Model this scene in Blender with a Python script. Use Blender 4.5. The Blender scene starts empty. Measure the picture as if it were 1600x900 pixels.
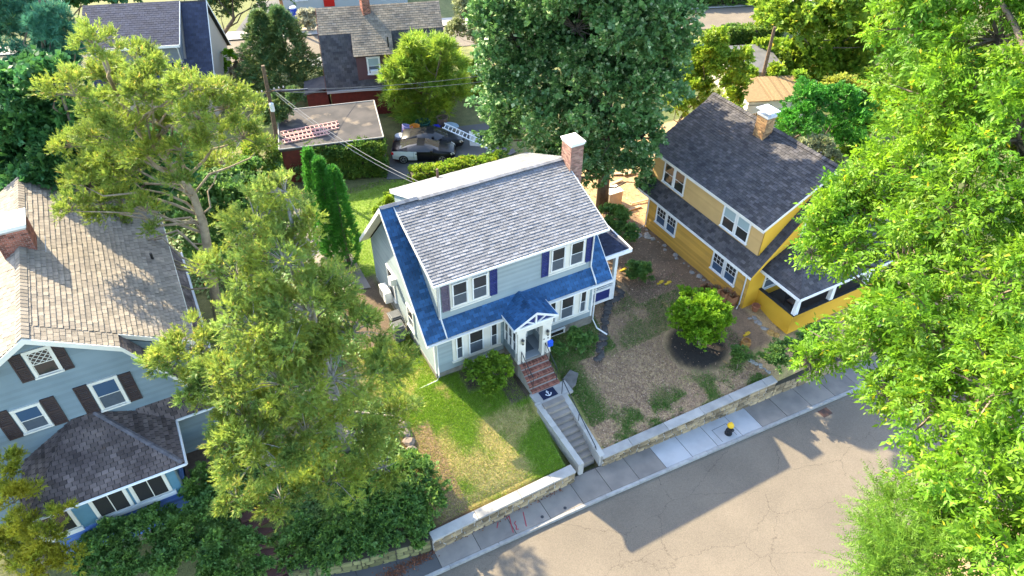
import bpy, math, random
import numpy as np
from mathutils import Vector, Matrix
random.seed(7); rng = np.random.default_rng(7)
S = bpy.context.scene; COL = S.collection
R = math.radians
# ---------------- camera
cd = bpy.data.cameras.new('camera'); cam = bpy.data.objects.new('camera', cd); COL.objects.link(cam)
cd.sensor_width = 36; cd.lens = 36*1105.43/1600; cd.clip_start = 0.3; cd.clip_end = 1500
cam.matrix_world = Matrix.Translation((-8.08, -22.45, 26)) @ Matrix.Rotation(R(-28.6), 4, 'Z') @ Matrix.Rotation(R(90-40.535), 4, 'X') @ Matrix.Rotation(R(0.378), 4, 'Z')
S.camera = cam
# ---------------- sky, sun, exposure
SUN_DIR = Vector((-.465, 1.32, 1.0)).normalized()
EL = math.asin(SUN_DIR.z); AZ = math.atan2(SUN_DIR.x, SUN_DIR.y)
W = bpy.data.worlds.new('World'); S.world = W; W.use_nodes = True
wn = W.node_tree.nodes; bg = wn['Background']
sky = wn.new('ShaderNodeTexSky'); sky.sky_type = 'NISHITA'; sky.sun_disc = False
sky.sun_elevation = EL; sky.sun_rotation = AZ; sky.altitude = 50; sky.air_density = 1.0; sky.dust_density = 1.3; sky.ozone_density = 1.2
W.node_tree.links.new(sky.outputs[0], bg.inputs[0]); bg.inputs[1].default_value = 0.15
sl = bpy.data.lights.new('sun', 'SUN'); sl.energy = 3.4; sl.angle = R(0.5); sl.color = (1.0, 0.87, 0.62)
so = bpy.data.objects.new('sun', sl); COL.objects.link(so); so.location = (-20, 40, 60)
so.rotation_euler = SUN_DIR.to_track_quat('Z', 'Y').to_euler()
S.view_settings.view_transform = 'Standard'; S.view_settings.look = 'None'
S.view_settings.gamma = 1; S.view_settings.exposure = 2.48; S.view_settings.use_curve_mapping = False
S.cycles.max_bounces = 8; S.cycles.transmission_bounces = 4

# ---------------- materials
def lk(nt, a, b): nt.links.new(a, b)
def mk(name, c1, c2=None, scale=3.0, rough=.8, bump=0.0, bscale=30.0, tone=0.0, spec=.3, metal=0.0, trans=0.0, detail=4.0, hue=None, ramp=(.35, .65), wear=None):
    m = bpy.data.materials.new(name); m.use_nodes = True; nt = m.node_tree; n = nt.nodes
    b = n['Principled BSDF']; b.inputs['Roughness'].default_value = rough
    b.inputs['Specular IOR Level'].default_value = spec; b.inputs['Metallic'].default_value = metal
    geo = n.new('ShaderNodeNewGeometry')
    def noise(s, d=4.0):
        t = n.new('ShaderNodeTexNoise'); t.inputs['Scale'].default_value = s; t.inputs['Detail'].default_value = d
        lk(nt, geo.outputs['Position'], t.inputs['Vector']); return t
    def rmp(fac, a, bb):
        r = n.new('ShaderNodeMapRange'); r.inputs[1].default_value = a; r.inputs[2].default_value = bb; lk(nt, fac, r.inputs[0]); return r.outputs[0]
    def mix(fac, a, bb, mode='MIX'):
        x = n.new('ShaderNodeMix'); x.data_type = 'RGBA'; x.blend_type = mode
        if isinstance(fac, float): x.inputs[0].default_value = fac
        else: lk(nt, fac, x.inputs[0])
        for v, i in ((a, 6), (bb, 7)):
            if isinstance(v, tuple): x.inputs[i].default_value = (*v[:3], 1)
            else: lk(nt, v, x.inputs[i])
        return x.outputs[2]
    c = c1
    if c2 is not None: c = mix(rmp(noise(scale, detail).outputs[0], *ramp), c1, c2)
    if wear: c = mix(rmp(noise(wear[1], 6.0).outputs[0], wear[2], wear[2]+.12), c if c2 else c1, wear[0])
    if hue is not None or tone:
        at = n.new('ShaderNodeAttribute'); at.attribute_name = 'tone'
    if hue is not None:      # tone above .8 turns towards a second colour
        c = mix(rmp(at.outputs['Fac'], .78, 1.0), c if not isinstance(c, tuple) else c, hue)
    if tone:
        v = n.new('ShaderNodeMath'); v.operation = 'MULTIPLY_ADD'; lk(nt, at.outputs['Fac'], v.inputs[0]); v.inputs[1].default_value = 2*tone; v.inputs[2].default_value = 1-tone
        hs = n.new('ShaderNodeHueSaturation'); lk(nt, v.outputs[0], hs.inputs['Value'])
        if isinstance(c, tuple): hs.inputs['Color'].default_value = (*c, 1)
        else: lk(nt, c, hs.inputs['Color'])
        c = hs.outputs[0]
    if isinstance(c, tuple): b.inputs['Base Color'].default_value = (*c, 1)
    else: lk(nt, c, b.inputs['Base Color'])
    if bump:
        bp = n.new('ShaderNodeBump'); bp.inputs['Strength'].default_value = bump; bp.inputs['Distance'].default_value = .02
        lk(nt, noise(bscale, 5.0).outputs[0], bp.inputs['Height']); lk(nt, bp.outputs[0], b.inputs['Normal'])
    if trans:
        t = n.new('ShaderNodeBsdfTranslucent'); ms = n.new('ShaderNodeMixShader'); ms.inputs[0].default_value = trans
        if isinstance(c, tuple): t.inputs[0].default_value = (*c, 1)
        else: lk(nt, c, t.inputs[0])
        lk(nt, b.outputs[0], ms.inputs[1]); lk(nt, t.outputs[0], ms.inputs[2]); lk(nt, ms.outputs[0], n['Material Output'].inputs[0])
    m['c'] = name; return m
def glassmat(name, c, rough=.06):
    m = mk(name, c, rough=rough, spec=.6); return m

WHITE = mk('white_paint', (.78, .77, .73), (.70, .69, .66), 2, rough=.5, bump=.05)
CREAM = mk('cream_trim', (.72, .68, .58), (.66, .62, .53), 2, rough=.55)
SIDING = mk('blue_grey_siding', (.29, .34, .342), (.25, .30, .305), .8, rough=.6, tone=.10, bump=.04, bscale=60, wear=((.24, .28, .27), 2.0, .66))
SHGREY = mk('grey_shingle', (.20, .20, .21), (.165, .166, .175), 1.2, rough=.9, tone=.24, bump=.5, bscale=90, spec=.2)
SHSHADE = mk('shade_blue_shingle', (.036, .105, .225), (.028, .082, .18), 2.5, rough=.85, tone=.36, bump=.5, bscale=90, spec=.2)  # grey shingles; the blue of the shaded steep slopes is put into this colour
SHNAVY = mk('navy_shingle', (.03, .035, .06), (.05, .055, .08), 3, rough=.8, tone=.3, spec=.2)
SHTAN = mk('tan_shingle', (.26, .22, .17), (.21, .18, .145), 1.5, rough=.9, tone=.24, bump=.5, bscale=80, spec=.2)
SHBROWN = mk('weathered_brown_shingle', (.175, .135, .118), (.098, .075, .068), 1.2, rough=.9, tone=.45, bump=.5, bscale=80, spec=.2, wear=((.16, .09, .05), .8, .66))
SHDARK = mk('charcoal_shingle', (.085, .077, .075), (.055, .052, .056), 2, rough=.85, tone=.42, bump=.5, bscale=90, spec=.25)
SHOLD = mk('old_tan_shingle', (.23, .185, .13), (.14, .12, .095), .9, rough=.9, tone=.3, bump=.4, spec=.2)
DECKM = mk('roofing_felt', (.035, .033, .034), rough=.95)
ROOFGUN = mk('blue_black_shingle', (.03, .035, .06), (.04, .045, .07), 2, rough=.8, tone=.3, spec=.25)
GLASS = glassmat('window_glass', (.035, .033, .032)); SCREEN = mk('insect_screen', (.085, .10, .12), (.07, .085, .10), 8, rough=.4, spec=.4)
GLASSB = glassmat('blue_glass', (.05, .09, .15)); BLIND = mk('blind_behind_glass', (.30, .38, .38), rough=.3, spec=.5)
NAVY = mk('navy_paint', (.02, .03, .13), (.03, .04, .16), 4, rough=.5); PLUM = mk('plum_paint', (.10, .08, .12), (.14, .11, .15), 6, rough=.7)  # plum is browner and paler than the navy of the other shutters
BROWN = mk('brown_shutter_paint', (.045, .03, .03), (.06, .04, .035), 3, rough=.6)
STONE = mk('foundation_stone', (.24, .22, .18), (.15, .14, .12), 3, rough=.9, bump=.5, bscale=15)
BRICK = mk('red_brick', (.26, .10, .065), (.20, .075, .05), 4, rough=.85, tone=.45, bump=.4)
BRICKT = mk('buff_brick', (.36, .22, .10), (.28, .15, .07), 4, rough=.85, tone=.4, bump=.4)
BRICKP = mk('pale_brick', (.33, .20, .15), (.25, .13, .10), 4, rough=.85, tone=.4, bump=.4)
MORTAR = mk('mortar', (.42, .38, .33), (.35, .32, .28), 6, rough=.95, bump=.3)
CONC = mk('old_concrete', (.26, .225, .185), (.195, .17, .145), 1.3, rough=.9, bump=.25, bscale=50, tone=.12)
CONCN = mk('new_concrete', (.39, .385, .375), (.34, .335, .325), 1.5, rough=.85, bump=.2, bscale=60, tone=.06)
CURB = mk('granite_kerb', (.36, .34, .31), (.27, .26, .24), 4, rough=.85, bump=.3, bscale=60, tone=.15)
COPING = mk('coping_concrete', (.38, .355, .315), (.29, .275, .25), 1.8, rough=.9, bump=.3, tone=.12)
STONEW = mk('wall_stone', (.34, .25, .14), (.22, .165, .10), 2.5, rough=.9, tone=.5, bump=.5, bscale=20)
MOSSW = mk('mossy_wall_stone', (.23, .21, .09), (.15, .145, .06), 2.5, rough=.95, tone=.45, bump=.6, bscale=20)
BLACKM = mk('black_metal', (.015, .015, .017), rough=.4, spec=.5)
YELLOW = mk('yellow_siding', (.60, .335, .06), (.52, .29, .058), .7, rough=.6, tone=.12, bump=.05, wear=((.44, .27, .08), 1.6, .66))
TANSID = mk('tan_siding', (.56, .36, .14), (.50, .32, .125), .9, rough=.65, tone=.06)
YELLOWP = mk('yellow_porch_paint', (.66, .38, .035), (.60, .34, .03), 1, rough=.5)
LSIDING = mk('left_blue_siding', (.20, .255, .275), (.165, .215, .235), .8, rough=.7, tone=.07, bump=.1)
LBLUE = mk('blue_porch_shingle', (.10, .20, .50), (.08, .165, .42), 2, rough=.7, tone=.2)
LTEAL = mk('teal_porch_panel', (.11, .23, .30), (.09, .20, .26), 2, rough=.6)
REDW = mk('dark_red_paint', (.13, .025, .018), (.09, .02, .015), 3, rough=.7)
GREYW = mk('grey_siding', (.17, .19, .21), (.15, .17, .19), 2, rough=.7, tone=.08)
TANW = mk('tan_wall', (.40, .34, .28), rough=.7)
WOODP = mk('pole_wood', (.16, .105, .065), (.10, .065, .04), 8, rough=.9, bump=.4)
WOODB = mk('weathered_wood', (.17, .12, .085), (.11, .075, .055), 4, rough=.9, tone=.3)
BARK = mk('bark', (.20, .155, .115), (.12, .09, .065), 6, rough=.95, bump=.8, bscale=25)
BARKP = mk('pale_bark', (.34, .27, .18), (.22, .17, .11), 4, rough=.95, bump=.8, bscale=25)
ASPHROOF = mk('bitumen_roof', (.07, .062, .058), (.04, .037, .037), .8, rough=.9, bump=.3, wear=((.15, .12, .09), .9, .58))  # brown mottling also puts dappled tree shade into the roof colour
GREYP = mk('grey_plastic', (.085, .09, .095), (.07, .075, .08), 6, rough=.5)
PAPER = mk('paper_bag', (.34, .16, .075), (.27, .12, .055), 5, rough=.9, bump=.4)

# ---------------- mesh builder
WLOC = {}
def wl(o): return WLOC.get(o.name, Vector((0, 0, 0))) if o else Vector((0, 0, 0))
def link(o, parent=None, loc=None):
    COL.objects.link(o)
    if parent:
        o.parent = parent; o.matrix_parent_inverse = Matrix.Translation(-wl(parent))
    if loc is not None: o.location = loc; WLOC[o.name] = Vector(loc)
    return o
def tag(o, label=None, cat=None, group=None, kind=None):
    if label: o['label'] = label
    if cat: o['category'] = cat
    if group: o['group'] = group
    if kind: o['kind'] = kind
    return o
def thing(name, label, cat, loc, group=None):
    o = bpy.data.objects.new(name, None); o.empty_display_size = .3; link(o, None, loc); return tag(o, label, cat, group)
class M:
    def __init__(s): s.v = []; s.f = []; s.mi = []; s.t = []
    def add(s, vs, fs, mi=0, tone=.5):
        b = len(s.v); s.v += [tuple(p) for p in vs]
        for f in fs: s.f.append([b+i for i in f]); s.mi.append(mi); s.t.append(tone)
        return s
    def box(s, x0, x1, y0, y1, z0, z1, mi=0, tone=.5):
        return s.add([(x0,y0,z0),(x1,y0,z0),(x1,y1,z0),(x0,y1,z0),(x0,y0,z1),(x1,y0,z1),(x1,y1,z1),(x0,y1,z1)],
            [(3,2,1,0),(4,5,6,7),(0,1,5,4),(1,2,6,5),(2,3,7,6),(3,0,4,7)], mi, tone)
    def lbox(s, fr, a0, a1, b0, b1, c0, c1, mi=0, tone=.5):      # box in a local frame (origin, u, up, normal)
        o, u, w, n = fr
        p = lambda a, b, c: o+u*a+w*b+n*c
        vs = [p(a0,b0,c0),p(a1,b0,c0),p(a1,b1,c0),p(a0,b1,c0),p(a0,b0,c1),p(a1,b0,c1),p(a1,b1,c1),p(a0,b1,c1)]
        fs = [(3,2,1,0),(4,5,6,7),(0,1,5,4),(1,2,6,5),(2,3,7,6),(3,0,4,7)]
        if u.cross(w).dot(n) < 0: fs = [f[::-1] for f in fs]
        return s.add(vs, fs, mi, tone)
    def prism(s, poly, ext, mi=0, tone=.5):
        poly = [Vector(p) for p in poly]; e = Vector(ext); n = len(poly)
        nv = sum(((poly[i]-poly[0]).cross(poly[i+1]-poly[0]) for i in range(1, n-1)), Vector())
        if nv.dot(e) > 0: poly = poly[::-1]
        vs = poly+[p+e for p in poly]
        return s.add(vs, [list(range(n)), [n+i for i in range(n)][::-1]]+[[(i+1)%n, i, n+i, n+(i+1)%n] for i in range(n)], mi, tone)
    def tube(s, pts, r, n=6, mi=0, tone=.5, cap=True):
        pts = [Vector(p) for p in pts]; k = len(pts); rs = r if isinstance(r, (list, tuple)) else [r]*k
        b = len(s.v); ref = Vector((0, 0, 1))
        for i, p in enumerate(pts):
            d = (pts[min(i+1, k-1)]-pts[max(i-1, 0)]).normalized()
            u = d.cross(ref if abs(d.z) < .9 else Vector((1, 0, 0))).normalized(); w = d.cross(u)
            for j in range(n):
                a = 2*math.pi*j/n; s.v.append(tuple(p+(u*math.cos(a)+w*math.sin(a))*rs[i]))
        for i in range(k-1):
            for j in range(n):
                s.f.append([b+i*n+j, b+(i+1)*n+j, b+(i+1)*n+(j+1)%n, b+i*n+(j+1)%n]); s.mi.append(mi); s.t.append(tone)
        if cap:
            s.f.append([b+j for j in range(n)]); s.mi.append(mi); s.t.append(tone)
            s.f.append([b+(k-1)*n+j for j in range(n)][::-1]); s.mi.append(mi); s.t.append(tone)
        return s
    def lathe(s, prof, c, n=12, mi=0, tone=.5):
        b = len(s.v)
        for r, z in prof:
            for j in range(n):
                a = 2*math.pi*j/n; s.v.append((c[0]+r*math.cos(a), c[1]+r*math.sin(a), c[2]+z))
        for i in range(len(prof)-1):
            for j in range(n):
                s.f.append([b+i*n+j, b+i*n+(j+1)%n, b+(i+1)*n+(j+1)%n, b+(i+1)*n+j]); s.mi.append(mi); s.t.append(tone)
        s.f.append([b+j for j in range(n)][::-1]); s.mi.append(mi); s.t.append(tone)
        s.f.append([b+(len(prof)-1)*n+j for j in range(n)]); s.mi.append(mi); s.t.append(tone)
        return s
    def build(s, name, mats, parent=None, kind=None, label=None, cat=None, group=None, smooth=False, bevel=0, local=False, link_it=True):
        v = np.array(s.v, float)
        if local: o0 = np.zeros(3)
        else: lo, hi = v.min(0), v.max(0); o0 = np.array([(lo[0]+hi[0])/2, (lo[1]+hi[1])/2, lo[2]])
        me = bpy.data.meshes.new(name); me.from_pydata((v-o0).tolist(), [], s.f)
        for m in (mats if isinstance(mats, (list, tuple)) else [mats]): me.materials.append(m)
        me.polygons.foreach_set('material_index', s.mi)
        a = me.attributes.new('tone', 'FLOAT', 'FACE'); a.data.foreach_set('value', s.t)
        if smooth: me.polygons.foreach_set('use_smooth', [True]*len(s.f))
        me.update()
        o = bpy.data.objects.new(name, me)
        if link_it: link(o, parent, Vector(o0))
        if bevel:
            b = o.modifiers.new('bevel', 'BEVEL'); b.width = bevel; b.segments = 2; b.limit_method = 'ANGLE'
        return tag(o, label, cat, group, kind)
def npmesh(name, V, nper, tone, mats, parent=None, kind=None, label=None, cat=None, group=None, mi=None, loc=None):
    """V: (nf*nper,3) verts, each face has its own nper verts"""
    V = np.asarray(V, np.float32); nf = len(V)//nper
    if loc is None: lo, hi = V.min(0), V.max(0); loc = ((lo[0]+hi[0])/2, (lo[1]+hi[1])/2, lo[2])
    V = V-np.array(loc, np.float32)
    me = bpy.data.meshes.new(name); me.vertices.add(len(V)); me.vertices.foreach_set('co', V.ravel())
    me.loops.add(len(V)); me.loops.foreach_set('vertex_index', np.arange(len(V), dtype=np.int32))
    me.polygons.add(nf); me.polygons.foreach_set('loop_start', np.arange(nf, dtype=np.int32)*nper)
    try: me.polygons.foreach_set('loop_total', np.full(nf, nper, np.int32))
    except Exception: pass
    for m in (mats if isinstance(mats, (list, tuple)) else [mats]): me.materials.append(m)
    if mi is not None: me.polygons.foreach_set('material_index', np.asarray(mi, np.int32))
    a = me.attributes.new('tone', 'FLOAT', 'FACE'); a.data.foreach_set('value', np.asarray(tone, np.float32))
    me.update(calc_edges=True)
    o = bpy.data.objects.new(name, me); link(o, parent, Vector(loc)); return tag(o, label, cat, group, kind)
V3 = Vector; X = V3((1,0,0)); Y = V3((0,1,0)); Z = V3((0,0,1))
def frame(o, u, n, up=Z): return (V3(o), V3(u), V3(up), V3(n))

# ---------------- roof planes laid in single shingles
def shingled(house, fr, L, ur, mat, expo=.16, tab=.30, t=.012, nsingle=0, thick=.12, deckmat=None, name='roof', near=None, gap=.016, depth_edge=True):
    """fr = (eave origin, along, upslope, normal); ur(v) -> (u0,u1) at distance v up the slope"""
    o, u, w, n = fr
    d = M(); k = 8
    pts = [(ur(L*i/k)[0], L*i/k) for i in range(k+1)]+[(ur(L*i/k)[1], L*i/k) for i in range(k, -1, -1)]
    d.prism([o+u*a+w*b-n*.004 for a, b in pts], -n*thick)
    roof = d.build(name, deckmat or DECKM, house)
    tabs = []; nr = int(L/expo+.999)
    for r in range(nr):
        v0 = r*expo; v1 = min(v0+expo, L)
        a0, a1 = ur(v0); c0, c1 = ur(v1); lo = min(a0, c0); hi = max(a1, c1)
        off = -(tab*.5)*(r % 2) + random.uniform(-.03, .03)
        j = int((lo-off)/tab)-1
        while off+j*tab < hi:
            s0 = off+j*tab+gap/2; s1 = off+(j+1)*tab-gap/2; j += 1
            b0, b1 = max(s0, a0), min(s1, a1); e0, e1 = max(s0, c0), min(s1, c1)
            if b1-b0 < .02 and e1-e0 < .02: continue
            if b1 < b0: b0 = b1 = (b0+b1)/2
            if e1 < e0: e0 = e1 = (e0+e1)/2
            tabs.append((b0, b1, e0, e1, v0, v1+.012 if v1 < L else v1, abs((b1-b0)-(tab-gap)) < 1e-4 and abs((e1-e0)-(tab-gap)) < 1e-4 and v1 < L and abs(b0-e0) < 1e-5))
    single = set()
    if nsingle:
        c = V3(near) if near else cam.location
        full = [i for i, q in enumerate(tabs) if q[6]]
        full.sort(key=lambda i: (o+u*tabs[i][0]+w*tabs[i][4]-c).length)
        single = set(full[:nsingle])
    m = M()
    for i, (b0, b1, e0, e1, v0, v1, f) in enumerate(tabs):
        if i in single: continue
        dz = random.uniform(.8, 1.5)*t
        m.add([o+u*b0+w*v0, o+u*b1+w*v0, o+u*b0+w*v0+n*dz, o+u*b1+w*v0+n*dz, o+u*e1+w*v1+n*.001, o+u*e0+w*v1+n*.001],
              [(0,1,3,2), (2,3,4,5)] if u.cross(w).dot(n) > 0 else [(2,3,1,0), (5,4,3,2)], 0, min(.98, max(.02, random.gauss(.5, .22))))
    if m.f: m.build('shingles', mat, roof, kind='stuff')
    if single:
        var = []
        for q in range(6):
            mm = M(); h = (tab-gap)/2; dz = t*(.9+.1*q); e = expo+.012; tn = .12+.15*q
            vs = [(-h,0,0),(h,0,0),(-h,0,dz),(h,0,dz),(h,e,.001),(-h,e,.001)]
            mm.add(vs, [(0,1,3,2),(2,3,4,5),(0,2,5),(1,4,3),(0,5,4,1)], 0, tn)
            var.append(mm.build('shingle', mat, local=True, link_it=False).data)
        rot = Matrix((u, w, n)).transposed().to_4x4()
        for i in single:
            b0, b1, e0, e1, v0, v1, f = tabs[i]
            ob = bpy.data.objects.new('shingle', random.choice(var)); COL.objects.link(ob); ob.parent = roof
            ob.matrix_parent_inverse = Matrix.Translation(-wl(roof))
            ob.matrix_basis = Matrix.Translation(o+u*(b0+b1)/2+w*v0) @ rot
    return roof
def siding(parent, fr, z0, z1, ur, mat, expo=.13, t=.018, name='siding'):
    """lapped boards, one joined part"""
    o, u, w, n = fr; m = M(); k = int((z1-z0)/expo+.999)
    for i in range(k):
        a = z0+i*expo; b = min(a+expo, z1); l0, r0 = ur(a); l1, r1 = ur(b)
        if r0-l0 < .02: continue
        P = lambda x, zz, c: o+u*x+w*zz+n*c
        fs = [(0,1,3,2),(2,3,4,5)]
        if u.cross(w).dot(n) < 0: fs = [f[::-1] for f in fs]
        m.add([P(l0,a,0), P(r0,a,0), P(l0,a,t), P(r0,a,t), P(r1,b,.002), P(l1,b,.002)], fs, 0, random.random())
    return m.build(name, mat, parent, kind='stuff')
def window(parent, fr, a0, a1, b0, b1, style='double', glass=None, lower=None, trim=None, fw=.07, sill=True, muntin=0, label=None, diamond=False):
    """frame with sash and panes; fr normal points outward"""
    glass = glass or GLASS; lower = lower or SCREEN; trim = trim or WHITE
    m = M(); c = .075
    m.lbox(fr, a0-fw, a0, b0, b1, .004, c); m.lbox(fr, a1, a1+fw, b0, b1, .004, c)
    m.lbox(fr, a0-fw-.01, a1+fw+.01, b1, b1+fw*1.2, .004, c+.012)
    o = m.build('window', trim, parent, label=label)
    if sill: M().lbox(fr, a0-fw-.03, a1+fw+.03, b0-.07, b0, .004, c+.05).build('sill', trim, o)
    mid = (b0+b1)/2 if style == 'double' else b1
    s = M(); rw = .028
    def sash(x0, x1, y0, y1, cc):
        s.lbox(fr, x0, x0+rw, y0, y1, cc, cc+.02); s.lbox(fr, x1-rw, x1, y0, y1, cc, cc+.02)
        s.lbox(fr, x0+rw, x1-rw, y0, y0+rw, cc, cc+.02); s.lbox(fr, x0+rw, x1-rw, y1-rw, y1, cc, cc+.02)
    if style == 'double':
        sash(a0, a1, mid-.02, b1, .04); sash(a0, a1, b0, mid+.01, .016)
        M().lbox(fr, a0+rw, a1-rw, mid, b1-rw, .042, .048).build('pane', glass, o)
        M().lbox(fr, a0+rw, a1-rw, b0+rw, mid-.015, .02, .026).build('pane', lower, o)
    elif style == 'slide':
        h = (a0+a1)/2; sash(a0, h+.01, b0, b1, .03); sash(h-.01, a1, b0, b1, .052)
        M().lbox(fr, a0+rw, h-.015, b0+rw, b1-rw, .034, .04).build('pane', glass, o)
        M().lbox(fr, h+.02, a1-rw, b0+rw, b1-rw, .056, .062).build('pane', lower, o)
    else:
        sash(a0, a1, b0, b1, .03); M().lbox(fr, a0+rw, a1-rw, b0+rw, b1-rw, .034, .04).build('pane', glass, o)
    for q in range(muntin):
        x = a0+(a1-a0)*(q+1)/(muntin+1); s.lbox(fr, x-.01, x+.01, mid+.01, b1-rw, .049, .058)
    if muntin: s.lbox(fr, a0+rw, a1-rw, (mid+b1)/2-.01, (mid+b1)/2+.01, .049, .056)
    if diamond:
        ob, u, w, n = fr; x0, x1, y0, y1 = a0+rw, a1-rw, mid+.01, b1-rw; nx = 3
        for q in range(-nx, nx+1):
            for sg in (1, -1):
                st = (x1-x0)/nx
                p = x0+q*st if sg > 0 else x1-q*st
                h = y1-y0; dx = h*1.0
                A = V3((p, y0)); B = V3((p+sg*dx, y1))
                # clip to x0..x1
                t0, t1 = 0.0, 1.0; dd = B.x-A.x
                ta, tb = (x0-A.x)/dd, (x1-A.x)/dd; t0 = max(t0, min(ta, tb)); t1 = min(t1, max(ta, tb))
                if t1-t0 < .05: continue
                P = A.lerp(B, t0); Q = A.lerp(B, t1)
                s.tube([ob+u*P.x+w*P.y+n*.056, ob+u*Q.x+w*Q.y+n*.056], .014, 4)
    s.build('sash', trim, o)
    return o
def shutter(parent, fr, a0, a1, b0, b1, mat, label=None):
    m = M(); c = .02; m.lbox(fr, a0, a0+.05, b0, b1, c, c+.045); m.lbox(fr, a1-.05, a1, b0, b1, c, c+.045)
    for y in (b0, (b0+b1)/2-.04, b1-.08): m.lbox(fr, a0+.05, a1-.05, y, y+.08, c, c+.044)
    o = m.build('shutter', mat, parent, label=label)
    s = M(); k = 14
    for i in range(k):
        y = b0+.08+(b1-b0-.16)*i/k; s.lbox(fr, a0+.05, a1-.05, y, y+(b1-b0-.16)/k*.75, c+.006, c+.022, 0, .5)
    s.build('louvre_slats', mat, o, kind='stuff'); return o
def brickwork(m, fr, a0, a1, b0, b1, bl=.21, bh=.068, j=.012, c0=0, c1=.012, mi=0):
    k = int((b1-b0)/(bh+j))
    for r in range(k):
        y = b0+r*(bh+j); x = a0-(bl+j)*.5*(r % 2)
        while x < a1:
            x0, x1 = max(x, a0), min(x+bl, a1); x += bl+j
            if x1-x0 > .03: m.lbox(fr, x0, x1, y, y+bh, c0, c1, mi, random.random())
def chimney(house, x0, x1, y0, y1, z0, z1, mat, capmat, cap='slab', name='chimney'):
    m = M(); m.box(x0+.012, x1-.012, y0+.012, y1-.012, z0, z1)
    ch = m.build(name, MORTAR, house)
    b = M()
    for fr, w in ((frame((x0,y0+.012,0),X,-Y), x1-x0), (frame((x0+.012,y0,0),Y,-X), y1-y0), (frame((x1-.012,y0,0),Y,X), y1-y0), (frame((x0,y1-.012,0),X,Y), x1-x0)):
        brickwork(b, fr, .003, w-.003, z0, z1-.02)
    b.build('bricks', mat, ch, kind='stuff')
    c = M(); o = .07
    c.box(x0-o*.5, x1+o*.5, y0-o*.5, y1+o*.5, z1-.005, z1+.10)
    cx, cy = (x0+x1)/2, (y0+y1)/2
    if cap == 'pyramid':
        a, bb = x0-o, x1+o; e, g = y0-o, y1+o; zz = z1+.16
        c.box(a, bb, e, g, z1+.105, zz)
        c.add([(a,e,zz),(bb,e,zz),(bb,g,zz),(a,g,zz),(cx,cy,zz+.16)], [(0,1,4),(1,2,4),(2,3,4),(3,0,4)])
    else:
        for px in (x0+.05, x1-.05):
            for py in (y0+.05, y1-.05): c.box(px-.02, px+.02, py-.02, py+.02, z1+.1, z1+.32)
        c.box(x0-.12, x1+.12, y0-.12, y1+.12, z1+.32, z1+.36)
    c.build('chimney_cap', capmat, ch)
    return ch
def gutter_pipe(parent, pts, mat=None, r=.042, name='downspout'):
    return M().tube(pts, r, 8).build(name, mat or WHITE, parent, smooth=True)

MARKS = [[(-.40,-7.22),(-.58,-7.46)], [(.0,-7.25),(.17,-7.18),(-.05,-7.99)], [(.31,-7.55),(.2,-7.62),(.22,-7.78),(.13,-7.91),(.24,-7.95)], [(.82,-7.30),(.6,-8.0)]]
LWIN = [(-16.15,-15.38,4.36,5.5,False), (-13.52,-12.7,4.2,5.6,False), (-14.83,-14.13,6.78,7.92,True)]
LSHUT = [(-16.78,-16.3,4.22,5.72), (-15.25,-14.78,4.2,5.68), (-14.12,-13.66,4.2,5.72), (-12.57,-12.13,4.12,5.66), (-15.38,-14.98,6.7,8.0), (-14.08,-13.68,6.68,7.96)]
# ---------------- ground: one sheet out to the horizon
def sstep(t): t = min(1, max(0, t)); return t*t*(3-2*t)
def wall_y(x): return -6.55 if x < 4.5 else -6.55-(x-4.5)*.062
def step_x(y): t = (-3.65-y)/2.85; return 3.85+.39*t, 4.97+.16*t
def gz(x, y):
    base = -.02
    if x < -2.5: base += -.5*sstep((-2.5-x)/6)*(1-sstep((y-14)/8))
    wy = wall_y(x)+.25
    if x < -3.4: wy += min(2.2, (-3.4-x)*.33)
    top = -1.45
    if x > 5: top = -1.6+.055*(x-5)
    if x < -3.4: top = -1.5-.06*min(8, -3.4-x)
    yh = -.3
    if x > 12: yh = -.3-2.6*sstep((x-12)/5)
    if x > 3: base -= .3*sstep((x-3)/6)*(1-sstep((x-10)/3))*(1-sstep((y+1)/4))
    z = top+(base-top)*sstep(min(1, max(0, (y-wy)/(yh-wy)))*.86+.07) if y < yh else base
    if y < yh: z = top+(base-top)*min(1, max(0, (y-wy)/(yh-wy)))**.8
    z += .05*math.sin(x*1.3+y*.7)*math.sin(y*1.1-x*.4)*(1 if y < 30 else 0)
    if y > 45: z = -.02
    if y < wy-.25: return -2.5
    if 3.5 < x < 5.35 and y < -1.0:                              # the cut for the stairs
        if y > -3.7: return -.42
        t = (-3.65-y)/2.85; return min(z, -.55-1.95*min(1, t))
    return z
def axis(a, b, s, extra): 
    v = list(np.arange(a, b, s))+extra+[a-3, a-8, a-20, a-60, a-160, a-420, b+1, b+4, b+12, b+40, b+120, b+420]; return sorted(set(np.round(v, 3)))
gx = axis(-24, 34, .3, [3.49, 3.51, 5.34, 5.36]); gy = axis(-9, 40, .3, [-6.6, -6.5, -6.4, -6.3, -3.69, -3.71, -1.01, -.99])
g = M(); g.v = [(x, y, gz(x, y)) for y in gy for x in gx]; nx = len(gx)
g.f = [[j*nx+i, j*nx+i+1, (j+1)*nx+i+1, (j+1)*nx+i] for j in range(len(gy)-1) for i in range(nx-1)]
g.mi = [0]*len(g.f); g.t = [.5]*len(g.f)
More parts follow.
